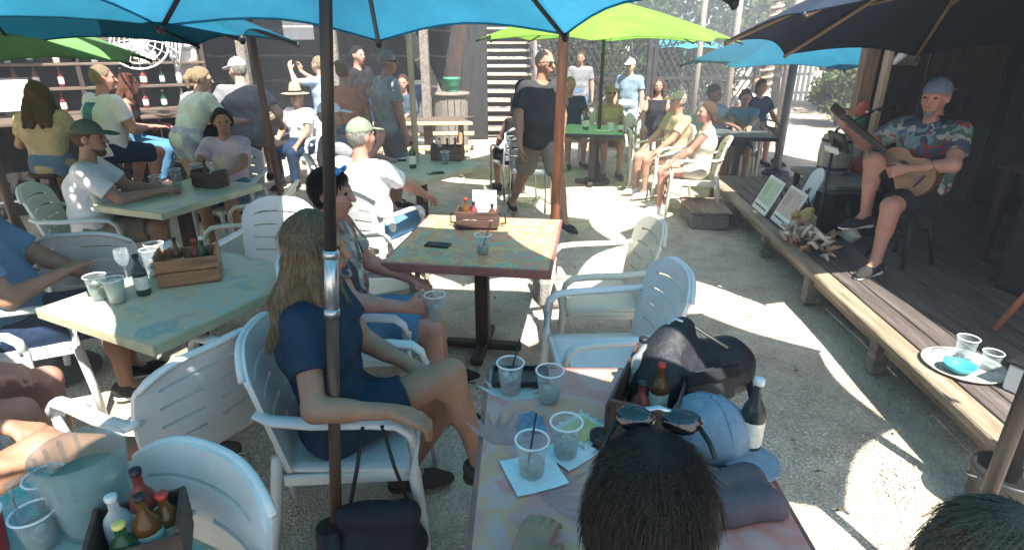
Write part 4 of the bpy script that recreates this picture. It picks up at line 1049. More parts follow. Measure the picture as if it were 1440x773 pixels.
    if bk != 'none':
        q = Sdf(); e = .010; q.cone(pel-side*.07*s, pel+side*.07*s, .112*B+e, .112*B+e, .06)
        q.cone(pel.lerp(che,.22)-side*.06*s, pel.lerp(che,.22)+side*.06*s, .105*B+e, .105*B+e, .05)
        for hp, kn, an in ((hL, kL, aL), (hR, kR, aR)):
            f = {'shorts': .86, 'brief': .42, 'pants': 1}[bk]
            q.cone(hp, hp.lerp(kn, f), .105*B, (.086 if bk != 'pants' else .070)*B, .03, bk != 'pants')
            if bk == 'pants': q.cone(kn, kn.lerp(an, .96), .071*B, .058*s, .02, True)
        sdf_obj({'shorts': 'shorts', 'brief': 'shorts', 'pants': 'trousers'}[bk], q, res, bm_, t, fold=.003, fscale=30., seed=len(label)+3)
    if shoes:
        for (an, td, heel, ball, toe) in feet:
            q = Sdf(); q.cone(heel+V(0,0,.008), ball+V(0,0,.004), .043*s, .046*s, .02); q.cone(ball+V(0,0,.004), toe+V(0,0,.002), .044*s, .034*s, .02); q.cone(an+V(0,0,-.005), heel+V(0,0,.02), .046*s, .042*s, .02, False)
            sh = sdf_obj('shoe', q, min(res,.01), shoes, t, clips=[(an+V(0,0,.02), V(0,0,1)), (heel-V(0,0,.036), V(0,0,-1))])
            so_ = Sdf(); so_.cone(heel-V(0,0,.028), toe-V(0,0,.022), .047*s, .040*s, .02)
            sdf_obj('sole', so_, min(res,.01), CAPS[3] if shoes.name != 'cloth_sandal' else shoes, sh, clips=[(heel-V(0,0,.022), V(0,0,1)), (heel-V(0,0,.042), V(0,0,-1))])
    t['joints'] = 0; del t['joints']
    return dict(root=t, wL=wL, wR=wR, hc=hc, eL=eL, eR=eR, kL=kL, kR=kR, fr=fr)
BLK = cloth('black', (.022,.022,.025)); NVY = cloth('navy', (.018,.036,.078)); WHT = cloth('white', (.72,.72,.72), .04); KHA = cloth('khaki', (.24,.20,.14)); GRY = cloth('grey', (.20,.20,.21)); DEN = cloth('denim', (.10,.16,.26)); TANC = cloth('tan', (.42,.32,.20)); ORG = cloth('coral', (.60,.25,.16)); PNK = cloth('pink', (.62,.46,.50)); LBL = cloth('light_blue', (.28,.38,.52)); MINT = cloth('mint', (.62,.70,.56)); SBLUE = cloth('steel_blue', (.10,.22,.36)); GCAP = cloth('sage', (.20,.24,.17)); STRAW = mat('straw', (.50,.39,.22), .8, .2, 40, .4, 120)
FLOR = patmat('floral_orange', [(.05,.05,.06),(.30,.27,.24),(.40,.14,.07),(.10,.09,.09),(.52,.46,.36),(.28,.08,.06),(.16,.15,.15)], 16)
FLOR2 = patmat('floral_grey', [(.26,.28,.26),(.34,.36,.32),(.22,.26,.22),(.36,.34,.30),(.28,.30,.30)], 14)
FLOR3 = patmat('floral_bright', [(.05,.07,.10),(.20,.28,.30),(.30,.05,.06),(.06,.12,.09),(.40,.36,.32),(.08,.14,.24)], 18)
SHOE = cloth('shoe_dark', (.03,.028,.028)); SANDAL = cloth('sandal', (.06,.05,.045)); SHOEW = cloth('shoe_white', (.6,.6,.6))

# ---- foreground seated pair
W1 = person('blond woman in a navy dress seated in the front white chair, legs crossed', -.63, 1.96, -86, s=1.02, fem=True, res=.0065, skin=1, hair=('longloose', HBL), top=('dress', cloth('dress_navy', (.020,.042,.072))), bottom=('none', None), shoes=SANDAL, look=(-5,-3),
    J=dict(pel=(0,-.06,.53), che=(.0,-.10,.84), nec=(0,-.09,1.04), wR=('w',-.40,1.67,.715), wL=(-.06,.26,.66), hR=(.05,1,-.42), kR=(-.02,.39,.66), aR=(.04,.50,.25), aL=(-.14,.16,.09), tR=(.1,1,-.75)), kneeR=V(.05,.3,1), kneeL=V(-.1,1,.4), poleR=V(.7,-.75,-.35), curl=.55)
M2 = person('man in a dark orange floral shirt seated behind the blond woman, holding a clear cup', -.80, 2.78, -84, s=1.0, res=.009, skin=2, hair=('short', HD), top=('tee', FLOR), bottom=('shorts', SBLUE), shoes=SHOE, look=(-12,-4), bulk=1.04,
    J=dict(wR=('w',-.50,2.50,.72), hR=(.1,1,.1), wL=(-.2,.26,.66), aR=(.2,.40,.09), aL=(-.16,.42,.09)), curl=.8, palmR=(-1,0,0))
# sunglasses with blue lenses pushed up on his head
g = thing('sunglasses', 'blue mirrored sunglasses pushed up on the floral shirt man\'s head', 'sunglasses', M2['root'].location, -84)
hc, (hr, hf, hu) = M2['hc'], M2['fr']
for s_ in (-1, 1):
    q = MB(); q.ell(hc+hr*.036*s_+hf*.048+hu*.115, (.032,.014,.022), 12, 6, Matrix((hr, (hf-hu*.6).normalized(), (hu+hf*.6).normalized())).transposed()); q.build('lens', mat('lens_blue', (.02,.25,.65), .08, .1, spec=.9), g, True)
    q = MB(); q.path([hc+hr*.066*s_+hf*.045+hu*.112, hc+hr*.09*s_-hf*.01+hu*.06], .004, 5); q.build('temple', BLACK, g, True)
q = MB(); q.path([hc-hr*.03+hf*.056+hu*.12, hc+hr*.03+hf*.056+hu*.12], .005, 5); q.build('frame', BLACK, g, True)

# ---- middle
person('man in a white t-shirt and grey green cap seated with his back to the camera', -1.10, 4.50, -25, res=.010, skin=2, hair=('short', HG), hat=('cap', GCAP), top=('tee', WHT), bottom=('shorts', SBLUE), shoes=SHOE, look=(-15,0), bulk=1.08, s=1.03,
    J=dict(wR=('w',-.66,4.78,.66), wL=(-.1,.45,.78), aR=(.2,.45,.09)), poleR=V(1,-.3,-.4))
person('man in a white cap seated beyond the grey green cap, facing right', -1.62, 5.62, -70, res=.011, skin=2, hair=('short', HG), hat=('cap', WHT), top=('tee', GRY), bottom=('shorts', KHA), shoes=SHOE, look=(-5,0), beard=HG, s=1.05,
    J=dict(wR=(.12,.34,.98), wL=(-.12,.42,.80), hR=(-.1,.2,1)))
person('standing woman with a fair bun in a coral top, back to the camera', -1.90, 6.92, 10, 'stand', s=.97, fem=True, res=.012, skin=0, hair=('bun', HW), top=('tee', ORG), bottom=('brief', DEN), shoes=SANDAL, look=(-30,0), bulk=1.06)
person('standing man in a grey green patterned shirt and sunglasses looking right', -1.43, 6.98, -55, 'stand', s=1.03, res=.012, skin=2, hair=('short', HG), top=('tee', FLOR2), bottom=('shorts', GRY), shoes=SHOE, look=(-25,0), shades=True, bulk=1.1, hip=.15)
person('bald man in a black t-shirt and khaki shorts walking past the centre table', .30, 6.12, -158, 'stand', s=1.04, res=.010, skin=1, hair=('bald', None), top=('tee', cloth('charcoal', (.045,.045,.048))), bottom=('shorts', KHA), shoes=SHOE, shades=True, look=(30,-4), bulk=1.18, hip=.12,
    J=dict(aL=('w',.56,5.80,.09), aR=('w',-.02,6.50,.13), wL=(-.27,-.06,.90), wR=(.28,.10,.90), tR=(.1,1,-.45), hR=(0,.1,-1)))
person('woman in a straw hat, white shirt and navy vest seated by the bar', -2.98, 8.25, 165, fem=True, s=.98, res=.014, skin=1, hair=('bob', HG), hat=('straw', STRAW), top=('tee', WHT), bottom=('pants', NVY), shoes=SHOE)
P8 = person('fair haired person in pale blue raising a phone, half hidden by the dark pole', -2.78, 8.95, 70, 'stand', s=.97, res=.014, skin=0, hair=('short', HW), top=('tee', LBL), bottom=('pants', BLK), shoes=SHOE, J=dict(wL=(-.12,.42,1.50), wR=(.08,.40,1.48), hL=(.1,.2,1), hR=(-.1,.2,1)))
person('man in a white cap and grey shirt on a bar stool, back to the camera', -3.05, 6.85, 12, 'stool', s=1.05, res=.012, skin=0, hair=('short', HG), hat=('cap', cloth('cap_pale', (.66,.68,.70))), top=('tee', GRY), bottom=('shorts', KHA), shoes=SHOE, look=(50,-8), bulk=1.12,
    J=dict(wL=(-.36,.25,1.0), wR=(.34,.25,1.0)))
person('ponytailed blond woman in a mint top leaning over the high table', -3.42, 6.35, -30, 'stand', s=.97, fem=True, res=.012, skin=0, hair=('pony', HB), top=('tee', MINT), bottom=('brief', cloth('acid_denim', (.42,.46,.50), .3)), shoes=SANDAL, look=(-25,-10),
    J=dict(pel=(0,-.08,.93), che=(0,.08,1.2), nec=(0,.17,1.37), wL=(-.12,.5,1.07), wR=(.2,.5,1.07)))
person('dark haired woman in a pink top seated facing the camera at the left table', -2.76, 5.62, 185, fem=True, s=.97, res=.011, skin=1, hair=('bob', HD), top=('tee', PNK), bottom=('shorts', DEN), shoes=SANDAL, look=(25,-5), J=dict(wL=(-.16,.36,.78), wR=(.16,.36,.78)))
P12 = person('man in a white t-shirt with a blue print on the back, on a bar stool', -4.18, 6.1, -25, 'stool', s=1.02, res=.012, skin=2, hair=('short', HW), top=('tee', WHT), bottom=('shorts', NVY), shoes=SHOE, look=(-30,-2), bulk=1.12, backprint=cloth('print_blue', (.10,.26,.36), .4))
person('woman in a tan top and denim shorts on a bar stool at the far left', -4.35, 5.52, 15, 'stool', s=.95, fem=True, res=.013, skin=1, hair=('long', HBR), top=('tee', TANC), bottom=('brief', DEN), shoes=SANDAL, look=(-20,0))
person('auburn haired woman in jeans seated at the bar behind the printed shirt', -4.5, 7.0, -70, 'stool', s=.95, fem=True, res=.014, skin=2, hair=('long', HR), top=('tank', BLK), bottom=('pants', cloth('jeans', (.07,.18,.30))), shoes=SANDAL)
person('bearded man in a white t-shirt and dark green cap seated at the left table', -3.20, 4.38, -66, res=.010, skin=1, hair=('short', HBR), hat=('cap', cloth('cap_green', (.10,.14,.11))), top=('tee', WHT), bottom=('shorts', KHA), shoes=SHOE, look=(-8,-3), beard=HBR, bulk=1.05, s=1.03,
    J=dict(che=(0,-.04,.85), nec=(0,.02,1.05), wL=(-.06,.44,.80), wR=(.10,.44,.80)))
# ---- left edge
person('person in a steel blue shirt cut by the left edge at the front left table', -2.55, 2.78, -64, res=.010, skin=1, hair=('short', HBR), top=('tee', SBLUE), bottom=('shorts', NVY), shoes=SHOE, bulk=1.1, J=dict(wR=('w',-2.30,2.78,.79), wL=(-.2,.3,.62)))
person('person at the left edge resting both hands on a bare knee', -2.36, 1.98, -74, res=.008, skin=2, hair=('short', HBR), top=('tee', NVY), bottom=('brief', KHA), shoes=SHOE, J=dict(wR=(.06,.27,.64), wL=(-.02,.26,.65), hR=(-.5,1,-.15), hL=(.35,1,-.15), aR=(.10,.42,.09), aL=(-.12,.36,.09)), curl=.5)
person('person at the lower left in a white top with one bare leg stretched out', -1.86, 1.40, -52, res=.008, skin=1, hair=('bob', HB), fem=True, top=('tee', WHT), bottom=('brief', NVY), shoes=SANDAL, J=dict(aR=(.02,.72,.44), aL=(-.12,.38,.09), wR=(.12,.25,.66), wL=(-.16,.26,.64)), kneeR=V(0,.2,1))
# ---- right middle and far
person('woman in sunglasses and a tan top facing the camera at the green table', 1.47, 8.98, 180, fem=True, s=.96, res=.013, skin=1, hair=('short', HB), top=('tank', TANC), bottom=('brief', KHA), shoes=SANDAL, shades=True)
person('man in a tan shirt and pale cap seated right of the green table', 2.02, 7.62, 105, res=.012, skin=1, hair=('short', HG), hat=('cap', cloth('cap_sand', (.40,.36,.26))), top=('tee', TANC), bottom=('brief', cloth('pale_shorts', (.55,.5,.42))), shoes=SHOEW, s=.97)
person('brown haired woman in a white tank top seated with her back to the stage', 2.10, 6.72, 72, fem=True, s=.93, res=.011, skin=2, hair=('bob', HBR), top=('tank', cloth('cream', (.66,.62,.50), .05)), bottom=('brief', cloth('pale_shorts', (.55,.5,.42))), shoes=SHOEW, look=(20,0))
person('dark haired man in a pale blue shirt at the far right table', 2.92, 8.62, -150, res=.014, skin=3, hair=('short', HD), top=('tee', LBL), bottom=('shorts', NVY), shoes=SHOE, look=(20,-6), J=dict(wL=(-.1,.4,.82), wR=(.1,.4,.82)))
person('person in a blue top bent over the far right table, near the thick grey pole', 3.30, 8.58, 160, fem=True, res=.014, skin=1, s=.93, hair=('bob', HD), top=('tee', SBLUE), bottom=('shorts', NVY), shoes=SHOE, look=(10,-15), J=dict(wL=(-.1,.4,.80), wR=(.1,.4,.80)))
person('man in a blue grey shirt and white cap standing behind the green table', 2.0, 10.4, 150, 'stand', s=.93, res=.015, skin=0, hair=('short', HG), hat=('cap', WHT), top=('tee', cloth('blue_grey', (.22,.30,.40))), bottom=('shorts', WHT), shoes=SHOEW)
person('dark haired woman in black on the silver chair behind the walking man', .06, 7.58, 25, fem=True, s=.98, res=.013, skin=2, hair=('long', HD), top=('tank', BLK), bottom=('shorts', BLK), shoes=SANDAL)
person('man in a navy shirt seated beyond the green table', .95, 9.75, 190, res=.015, skin=2, s=1.05, hair=('short', HG), top=('tee', NVY), bottom=('shorts', KHA), shoes=SHOE)
chair('white resin chair of the man in the navy shirt beyond the green table', .95, 9.75, 190)
person('dark haired woman in black seated in the far background', 2.42, 10.1, 160, fem=True, res=.016, skin=2, s=1.0, hair=('long', HBR), top=('tank', BLK), bottom=('shorts', BLK), shoes=SANDAL)
chair('pale chair of the dark haired woman in the far background', 2.42, 10.1, 160, 1)
person('person in a dark jacket and white trousers at the picnic table', -1.80, 10.02, 180, res=.015, skin=2, hair=('short', HBR), top=('long', cloth('jacket', (.06,.08,.11))), bottom=('pants', WHT), shoes=SHOEW, s=1.08, J=dict(wL=(-.12,.4,.80), wR=(.12,.4,.80)))
person('man in a dark shirt standing in the shade behind the coral top', -2.25, 9.0, -120, 'stand', s=1.05, res=.015, skin=2, hair=('short', HD), top=('tee', BLK), bottom=('pants', NVY), shoes=SHOE)
person('person in white seated far behind the thick grey pole', 4.35, 10.9, 150, res=.016, skin=1, hair=('short', HBR), top=('tee', WHT), bottom=('shorts', DEN), shoes=SHOE)
chair('pale chair of the person in white far behind the thick grey pole', 4.35, 10.9, 150, 1)
person('person in a dark blue top seated in front of the rope-wrapped post', 4.10, 9.9, -160, res=.016, skin=2, hair=('bob', HD), fem=True, top=('tee', NVY), bottom=('shorts', KHA), shoes=SHOE)
chair('pale chair of the person in dark blue by the rope-wrapped post', 4.10, 9.9, -160, 1)
person('standing person in a grey shirt beside the lattice fence', 1.35, 12.2, 170, 'stand', s=.98, res=.016, skin=1, hair=('short', HBR), top=('tee', GRY), bottom=('pants', DEN), shoes=SHOE)
# ---- guitarist
GU = person('guitarist in a flowered shirt and cap playing on the stage stool', 3.02, 4.28, 112, 'stool', z0=.3, res=.008, skin=2, hair=('short', HG), hat=('cap', cloth('cap_blue', (.16,.20,.30)), cloth('cap_red', (.35,.08,.08))), top=('tee', FLOR3), bottom=('shorts', BLK), shoes=SHOE, look=(12,-6), beard=HG, bulk=1.12,
    J=dict(pel=(0,0,.58), che=(0,-.02,.88), nec=(0,.02,1.06), wR=(.46,.32,.98), wL=(-.10,.31,.76), aR=(.12,.32,.36), aL=(-.14,.46,.09), hR=(.1,.3,1), hL=(.8,.35,-.35)), kneeR=V(.1,1,.8), poleR=V(.6,-.2,-1), poleL=V(-.8,-.4,.1), curl=.9, palmL=(0,-1,0), palmR=(0,-1,.2))
# ---- heads in the very foreground
person('dark haired person at the bottom centre, back of the head to the camera', .22, .66, 0, s=1.0, res=.007, fem=True, skin=1, hair=('bob', HD, 1.16), top=('tee', cloth('pale_blue', (.22,.33,.42))), bottom=('shorts', BLK), shoes=SHOE, J=dict(che=(0,0,.83), nec=(0,.04,1.02), wL=('w',.02,.98,.79), wR=(.16,.26,.62)))
g = thing('sunglasses', 'dark sunglasses pushed up on the dark haired head at the bottom centre', 'sunglasses', (.22, .66, 0), -8)
for s_ in (-1, 1):
    q = MB(); q.ell((s_*.038, .143, 1.305), (.034,.012,.022), 12, 6, Matrix.Rotation(R_(-35), 3, 'X')); q.build('lens', mat('shade_lens', (.012,.012,.014), .12), g, True)
    q = MB(); q.path([V(s_*.066,.138,1.30), V(s_*.080,.118,1.286), V(s_*.088,.10,1.270)], .0045, 6); q.build('temple', DARKMETAL, g, True)
q = MB(); q.path([V(-.03,.15,1.315), V(0,.155,1.32), V(.03,.15,1.315)], .005, 6); q.build('bridge', STEEL, g, True)
chair('white resin chair of the dark haired person at the bottom centre', .22, .66, 0)
person('grey haired person at the bottom right corner, back of the head to the camera', .655, .565, -15, s=.97, res=.008, fem=True, skin=1, hair=('bob', hairm('ash', (.24,.18,.13), (.10,.075,.055)), 1.1), top=('tee', cloth('slate', (.12,.14,.17))), bottom=('shorts', BLK), shoes=SHOE, J=dict(nec=(0,-.02,1.03), wL=(-.16,.26,.62), wR=(.16,.26,.62)), curl=.7)
chair('white resin chair of the grey haired person at the bottom right', .655, .565, -15)

# ================================================================ table-top things
CLEAR = glass('clear_cup', (.80,.86,.88), .05, .12, .22); LIQ = glass('pale_drink', (.65,.68,.58), .22, .1, .2); WATER = glass('water', (.7,.75,.75), .08, .1, .2)
ICE = glass('ice', (.85,.9,.92), .25, .08, .3); FROST = mat('frost_rim', (.75,.78,.80), .35)
def cup(label, x, y, z=.762, h=.118, r=.046, liq=LIQ, fill=.35, straw=None, m_=CLEAR, grp='clear plastic cups', name='plastic_cup'):
    t = thing(name, label, 'cup', (x, y, z), 0, grp)
    q = MB(); q.lathe([(.001,.004),(r*.68,.002),(r*.72,.006),(r*.97,h-.006),(r,h),(r*1.0,h+.002),(r*.96,h+.001),(r*.93,h-.006),(r*.69,.009),(.001,.009)], (0,0,0), 24, cap=False); b = q.build('wall', m_, t, True)
    q = MB(); q.path([V(r*math.cos(k*math.pi/12), r*math.sin(k*math.pi/12), h) for k in range(25)], .0030, 6); q.build('rim', FROST, b, True)
    if liq:
        hh = .010+h*fill; q = MB(); q.lathe([(.001,.0105),(r*.67,.0105),(r*(.70+.26*fill),hh),(.001,hh)], (0,0,0), 20, cap=False); q.build('drink', liq, t, True)
    if liq and fill > .25 and z < .8 and name == 'plastic_cup':
        rr_ = random.Random(int(x*999)+int(y*777))
        for k in range(4):
            q = MB(); q.bbox((rr_.uniform(-.4,.4)*r, rr_.uniform(-.4,.4)*r, .012+h*fill-.004-.008*k), (.019,.019,.017), .003, Matrix.Rotation(rr_.uniform(0,3), 3, V(rr_.random(), rr_.random(), 1)).to_3x3()); q.build('ice_cube', ICE, t)
    if straw:
        q = MB(); q.path([V(-r*.3,-.005,.012), V(r*straw[0], straw[1], h*1.55)], .003, 6); q.build('straw', BLACK, t, True)
    return t
def caddy(label, x, y, z, rz, w=.24, d=.16, h=.11, m_=None, wire=False):
    t = thing('condiment_caddy', label, 'caddy', (x, y, z), rz, 'wooden condiment caddies'); m_ = m_ or mat('caddy_wood', (.085,.045,.035), .55, .3, 4, .2, 40, stretch=(1,9,9))
    q = MB(); q.bbox((0,0,.008), (w,d,.014), .002); q.build('floor_board', m_, t)
    for sy in (-1, 1):
        for k in (0, 1):
            q = MB(); q.bbox((0, sy*(d/2+.005), .03+h*.48*k+.012), (w+.018,.010,h*.44), .002); q.build('side_board', m_, t)
    for sx in (-1, 1):
        q = MB(); q.bbox((sx*(w/2+.003), 0, h/2+.012), (.011,d-.001,h+.02), .002); q.build('end_board', m_, t)
        if wire:
            q = MB(); q.path([V(sx*(w/2+.01),-.02,h*.9), V(sx*(w/2+.05),-.02,h*.8), V(sx*(w/2+.055),0,h*.25), V(sx*(w/2+.02),.01,.02)], .006, 6); q.build('rope_handle', BLACK, t, True)
    return t
CW2 = mat('crate_wood', (.33,.16,.08), .6, .3, 4, .2, 40, stretch=(1,9,9))
def sauce(label, x, y, z, k, cap, h=.19, r=.026, grp='sauce bottles'): return bottle((x, y, z), h, r, BOT[k], CAPS[cap], label, group=grp)
def phone(label, x, y, z, rz, w=.075, l=.15):
    t = thing('phone', label, 'phone', (x, y, z+.005), rz, 'phones on the tables')
    q = MB(); q.bbox((0,0,0), (l,w,.009), .003); q.build('case', BLACK, t); q = MB(); q.bbox((0,0,.0052), (l*.95,w*.9,.0015), .0005); q.build('screen', mat('phone_glass', (.03,.03,.035), .08, .1, spec=.7), t)
def napkin(label, x, y, z, rz, w, d, m_, crumple=0.):
    t = thing('napkin', label, 'napkin', (x, y, z), rz, 'napkins on the front table'); q = MB(); N = 10; r = random.Random(int(x*1000))
    for j in range(N+1):
        for i in range(N+1):
            u, v = i/N-.5, j/N-.5
            if crumple: rr = .6+.4*r.random(); q.v.append(V(u*w*rr, v*d*rr, crumple*(1-(2*u)**2)*(1-(2*v)**2)*(.4+.6*r.random())+.001))
            else: q.v.append(V(u*w, v*d, .0015+.004*abs(math.sin(u*7+v*3))*abs(u*2)))
    for j in range(N):
        for i in range(N): a = j*(N+1)+i; q.f.append([a, a+1, a+N+2, a+N+1])
    q.build('sheet', m_, t, bool(crumple) is False); return t
PAPER = mat('paper', (.68,.72,.74), .8, .06, 20, .1, 60); BLUEP = mat('paper_blue', (.14,.26,.36), .8, .2, 20, .2, 60)
# centre table
caddy('dark wooden caddy with rope handles on the rainbow table', -.22, 3.66, .762, -4, .25, .15, .11, wire=True)
sauce('dark sauce bottle with red cap in the centre table caddy', -.30, 3.68, .778, 2, 1, .17); sauce('short red sauce bottle in the centre table caddy', -.25, 3.70, .778, 4, 0, .14); sauce('amber bottle at the right of the centre table caddy', -.13, 3.68, .778, 2, 0, .13)
mn = thing('menu', 'pale grey menu card standing in the centre table caddy', 'menu', (-.20, 3.735, .778), -4); q = MB(); q.bbox((.02,0,.11), (.16,.004,.20), .001); q.build('card', mat('menu_card', (.42,.46,.50), .5, .2, 25), mn)
ph = phone('phone in a dark case lying on the rainbow table', -.44, 3.28, .762, -14)
cup('clear cup with a straw on the rainbow table, beside the caddy', -.165, 3.13, straw=(1.0,.02), h=.115)
# cup held by the floral shirt man
cup('clear plastic cup held in the floral shirt man\'s hand', -.36, 2.49, .66, h=.13, r=.048, fill=.5)
# front table
cup('clear cup at the upper left of the front table, on a phone case', -.005, 1.715, straw=(.7,.05), fill=.55, liq=WATER); cup('clear cup second from the left at the back of the front table', .125, 1.665, fill=.3)
cup('clear cup nearest the square card on the front table', .155, 1.385, fill=.4); cup('clear cup with a stirrer standing on the white napkin', .055, 1.305, fill=.3, straw=(.25,.03))
ph2 = thing('tray', 'small black edged tray behind the cups on the front table', 'tray', (.03, 1.80, .762), 0)
q = MB(); q.bbox((0,0,.004), (.19,.11,.006), .002); q.build('tray_base', mat('tray_dark', (.10,.06,.045), .5), ph2)
for (cx, cy, a, b) in ((0,.055,.20,.008),(0,-.055,.20,.008),(.097,0,.008,.105),(-.097,0,.008,.105)): q = MB(); q.bbox((cx,cy,.014), (a,b,.022), .002); q.build('tray_edge', BLACK, ph2)
napkin('white paper napkin under the nearest cup on the front table', .06, 1.31, .763, 20, .15, .15, PAPER); napkin('crumpled blue grey napkin on the front table', .06, 1.53, .763, 0, .10, .11, BLUEP, .055)
napkin('second white napkin under the cup next to the square card', .17, 1.40, .763, 40, .13, .12, PAPER)
cd = thing('card_stand', 'square yellow card in a white beaded frame on the front table', 'card', (.22, 1.50, .764), 42)
q = MB(); q.bbox((0,0,.004), (.135,.135,.006), .001); q.build('frame', mat('card_frame', (.62,.60,.54), .5, .2, 60), cd); q = MB(); q.bbox((0,0,.0085), (.095,.095,.003), .001); q.build('card', mat('card_yellow', (.72,.52,.22), .6, .2, 12), cd)
for k in range(16):
    a = k//4; f = (k % 4)/4; c = .066; pts = [V(-c+2*c*f,-c,0), V(c,-c+2*c*f,0), V(c-2*c*f,c,0), V(-c,c-2*c*f,0)]; q = MB(); q.ell(pts[a]+V(0,0,.009), (.005,.005,.005), 6, 4); q.build('bead', FROST, cd, True)
rm = thing('sauce_pot', 'small dark round dip pot beside the square card', 'pot', (.265, 1.44, .764)); q = MB(); q.lathe([(.022,0),(.03,.004),(.034,.035),(.03,.036),(.02,.02),(.001,.02)], (0,0,0), 16, cap=False); q.build('pot', mat('dip', (.05,.03,.025), .4), rm, True)
caddy('long dark caddy full of bottles on the front table', .45, 1.60, .762, 66, .40, .18, .13)
for i, (dx, dy, k, c, hh, rr, lab) in enumerate(((.43,1.69,1,0,.21,.036,'clear bottle with black cap in the front table caddy'), (.49,1.66,3,3,.17,.028,'cream bottle in the front table caddy'), (.46,1.56,2,1,.19,.03,'amber sauce bottle in the front table caddy'), (.39,1.50,4,0,.16,.03,'red sauce bottle at the near end of the front table caddy'), (.53,1.75,4,1,.16,.028,'red capped bottle at the far end of the front table caddy'))): sauce(lab, dx, dy, .778, k, c, hh, rr)
bottle((.69, 1.40, .762), .25, .034, glass('bottle_dark', (.06,.08,.07), .5), CAPS[3], 'clear spiral-necked bottle at the right edge of the front table')
# black bag
bg_ = thing('shoulder_bag', 'slumped black shoulder bag on the front table', 'bag', (.62, 1.70, .762), 20); bg_.scale = (1.15,1.1,1.15)
q = Sdf(); q.cone((-.12,0,.06), (.12,.02,.05), .085, .08, .05); q.cone((-.09,.03,.12), (.10,.05,.07), .075, .06, .05); q.cone((-.05,.05,.17), (-.02,.06,.20), .05, .03, .04); q.cone((.12,.03,.08), (.17,.02,.05), .06, .05, .04)
sdf_obj('bag_body', q, .008, mat('bag_black', (.014,.015,.019), .6, .3, 7, .4, 30), bg_, fold=.006, fscale=28., clips=[((0,0,.002), (0,0,-1))])
q = MB(); q.path([V(-.10,.10,.16), V(-.06,.05,.24), V(0,.04,.21), V(.1,.0,.14)], .005, 6); q.build('zip', STEEL, bg_, True)
q = MB(); q.path([V(-.15,0,.08), V(-.22,-.06,.02), V(-.16,-.16,.01), V(-.02,-.17,.012), V(.12,-.12,.012), V(.18,0,.06)], .011, 8, .4); q.build('strap', BLK, bg_, True)
q = MB(); q.bbox((-.02,-.085,.085), (.17,.02,.10), .008, Matrix.Rotation(R_(-18),3,'X')); fl = q.build('front_pocket', mat('bag_black', (.014,.015,.019), .6), bg_)
q = MB(); q.bbox((-.02,-.098,.125), (.175,.012,.035), .004, Matrix.Rotation(R_(-24),3,'X')); q.build('pocket_flap', BLK, fl)
for x_ in (-.15,.18): q = MB(); q.path([V(x_+.016*math.cos(k*.524),.0,.085+.016*math.sin(k*.524)) for k in range(13)], .003, 5); q.build('ring', STEEL, bg_, True)
# grey blue cap on the table
gc = thing('baseball_cap', 'grey blue baseball cap lying on the front table', 'cap', (.585, 1.44, .762), 222)
q = Sdf(); q.ell((0,0,.045), (.105,.12,.115), (V(1,0,0),V(0,1,0),V(0,0,1)), .01); sdf_obj('crown', q, .008, cloth('cap_greyblue', (.20,.27,.34)), gc, fold=.003, clips=[((0,0,.004), (0,0,-1))])
q = Sdf(); q.ell((0,.14,.018), (.085,.08,.012), (V(1,0,0),V(0,1,-.1).normalized(),V(0,.1,1).normalized()), .01); sdf_obj('brim', q, .008, cloth('cap_greyblue', (.20,.27,.34)), gc)
for a in range(6): q = MB(); q.path([V(.105*math.cos(a*1.047)*math.cos(b*.26), .12*math.sin(a*1.047)*math.cos(b*.26), .047+.115*math.sin(b*.26)) for b in range(7)], .0025, 5); q.build('seam', BLUEP, gc, True)
q = MB(); q.ell((0,0,.162), (.01,.01,.006), 8, 4); q.build('button', BLUEP, gc, True)
cl = thing('folded_jacket', 'folded dusky brown jacket under the cap on the front table', 'jacket', (.52, 1.22, .762), 6)
q = Sdf(); q.cone((-.14,0,.02), (.12,.02,.02), .05, .05, .04); q.cone((-.1,-.08,.015), (.13,-.06,.02), .05, .045, .04); sdf_obj('cloth', q, .009, cloth('dusky', (.13,.10,.11)), cl, fold=.006, fscale=30., clips=[((0,0,.002), (0,0,-1))])
# left front table
caddy('crate-like wooden caddy on the left front table', -1.63, 2.76, .762, 22, .26, .18, .14, CW2)
for (dx, dy, k, c, hh, lab) in ((-1.69,2.77,2,0,.20,'amber sauce bottle in the crate-like caddy'), (-1.61,2.80,4,1,.18,'red sauce bottle in the crate-like caddy'), (-1.56,2.78,0,3,.2,'green bottle in the crate-like caddy')): sauce(lab, dx, dy, .778, k, c, hh)
bottle((-1.76, 2.56, .762), .20, .032, glass('bottle_dark', (.06,.08,.07), .5), CAPS[0], 'dark labelled beer bottle beside the crate-like caddy')
cup('clear cup at the left of the left front table', -1.93, 2.50, fill=.6, liq=LIQ); cup('milky cup in the middle of the left front table', -1.82, 2.46, fill=.85, liq=mat('milky', (.62,.62,.50), .4)); cup('tall clear glass behind the milky cup', -1.83, 2.78, h=.15, fill=.5, liq=WATER); cup('clear glass at the far left corner of the left front table', -1.88, 2.90, h=.14, fill=.3, liq=WATER)
wg = thing('wine_glass', 'small stemmed glass on the left front table', 'glass', (-1.95, 2.74, .762)); q = MB(); q.lathe([(.032,0),(.032,.003),(.005,.006),(.004,.07),(.02,.085),(.034,.12),(.03,.165),(.029,.165),(.033,.12),(.019,.087),(.001,.08)], (0,0,0), 20, cap=False); q.build('glass', CLEAR, wg, True)
phone('dark phone at the left corner of the left front table', -1.97, 2.60, .762, 40)
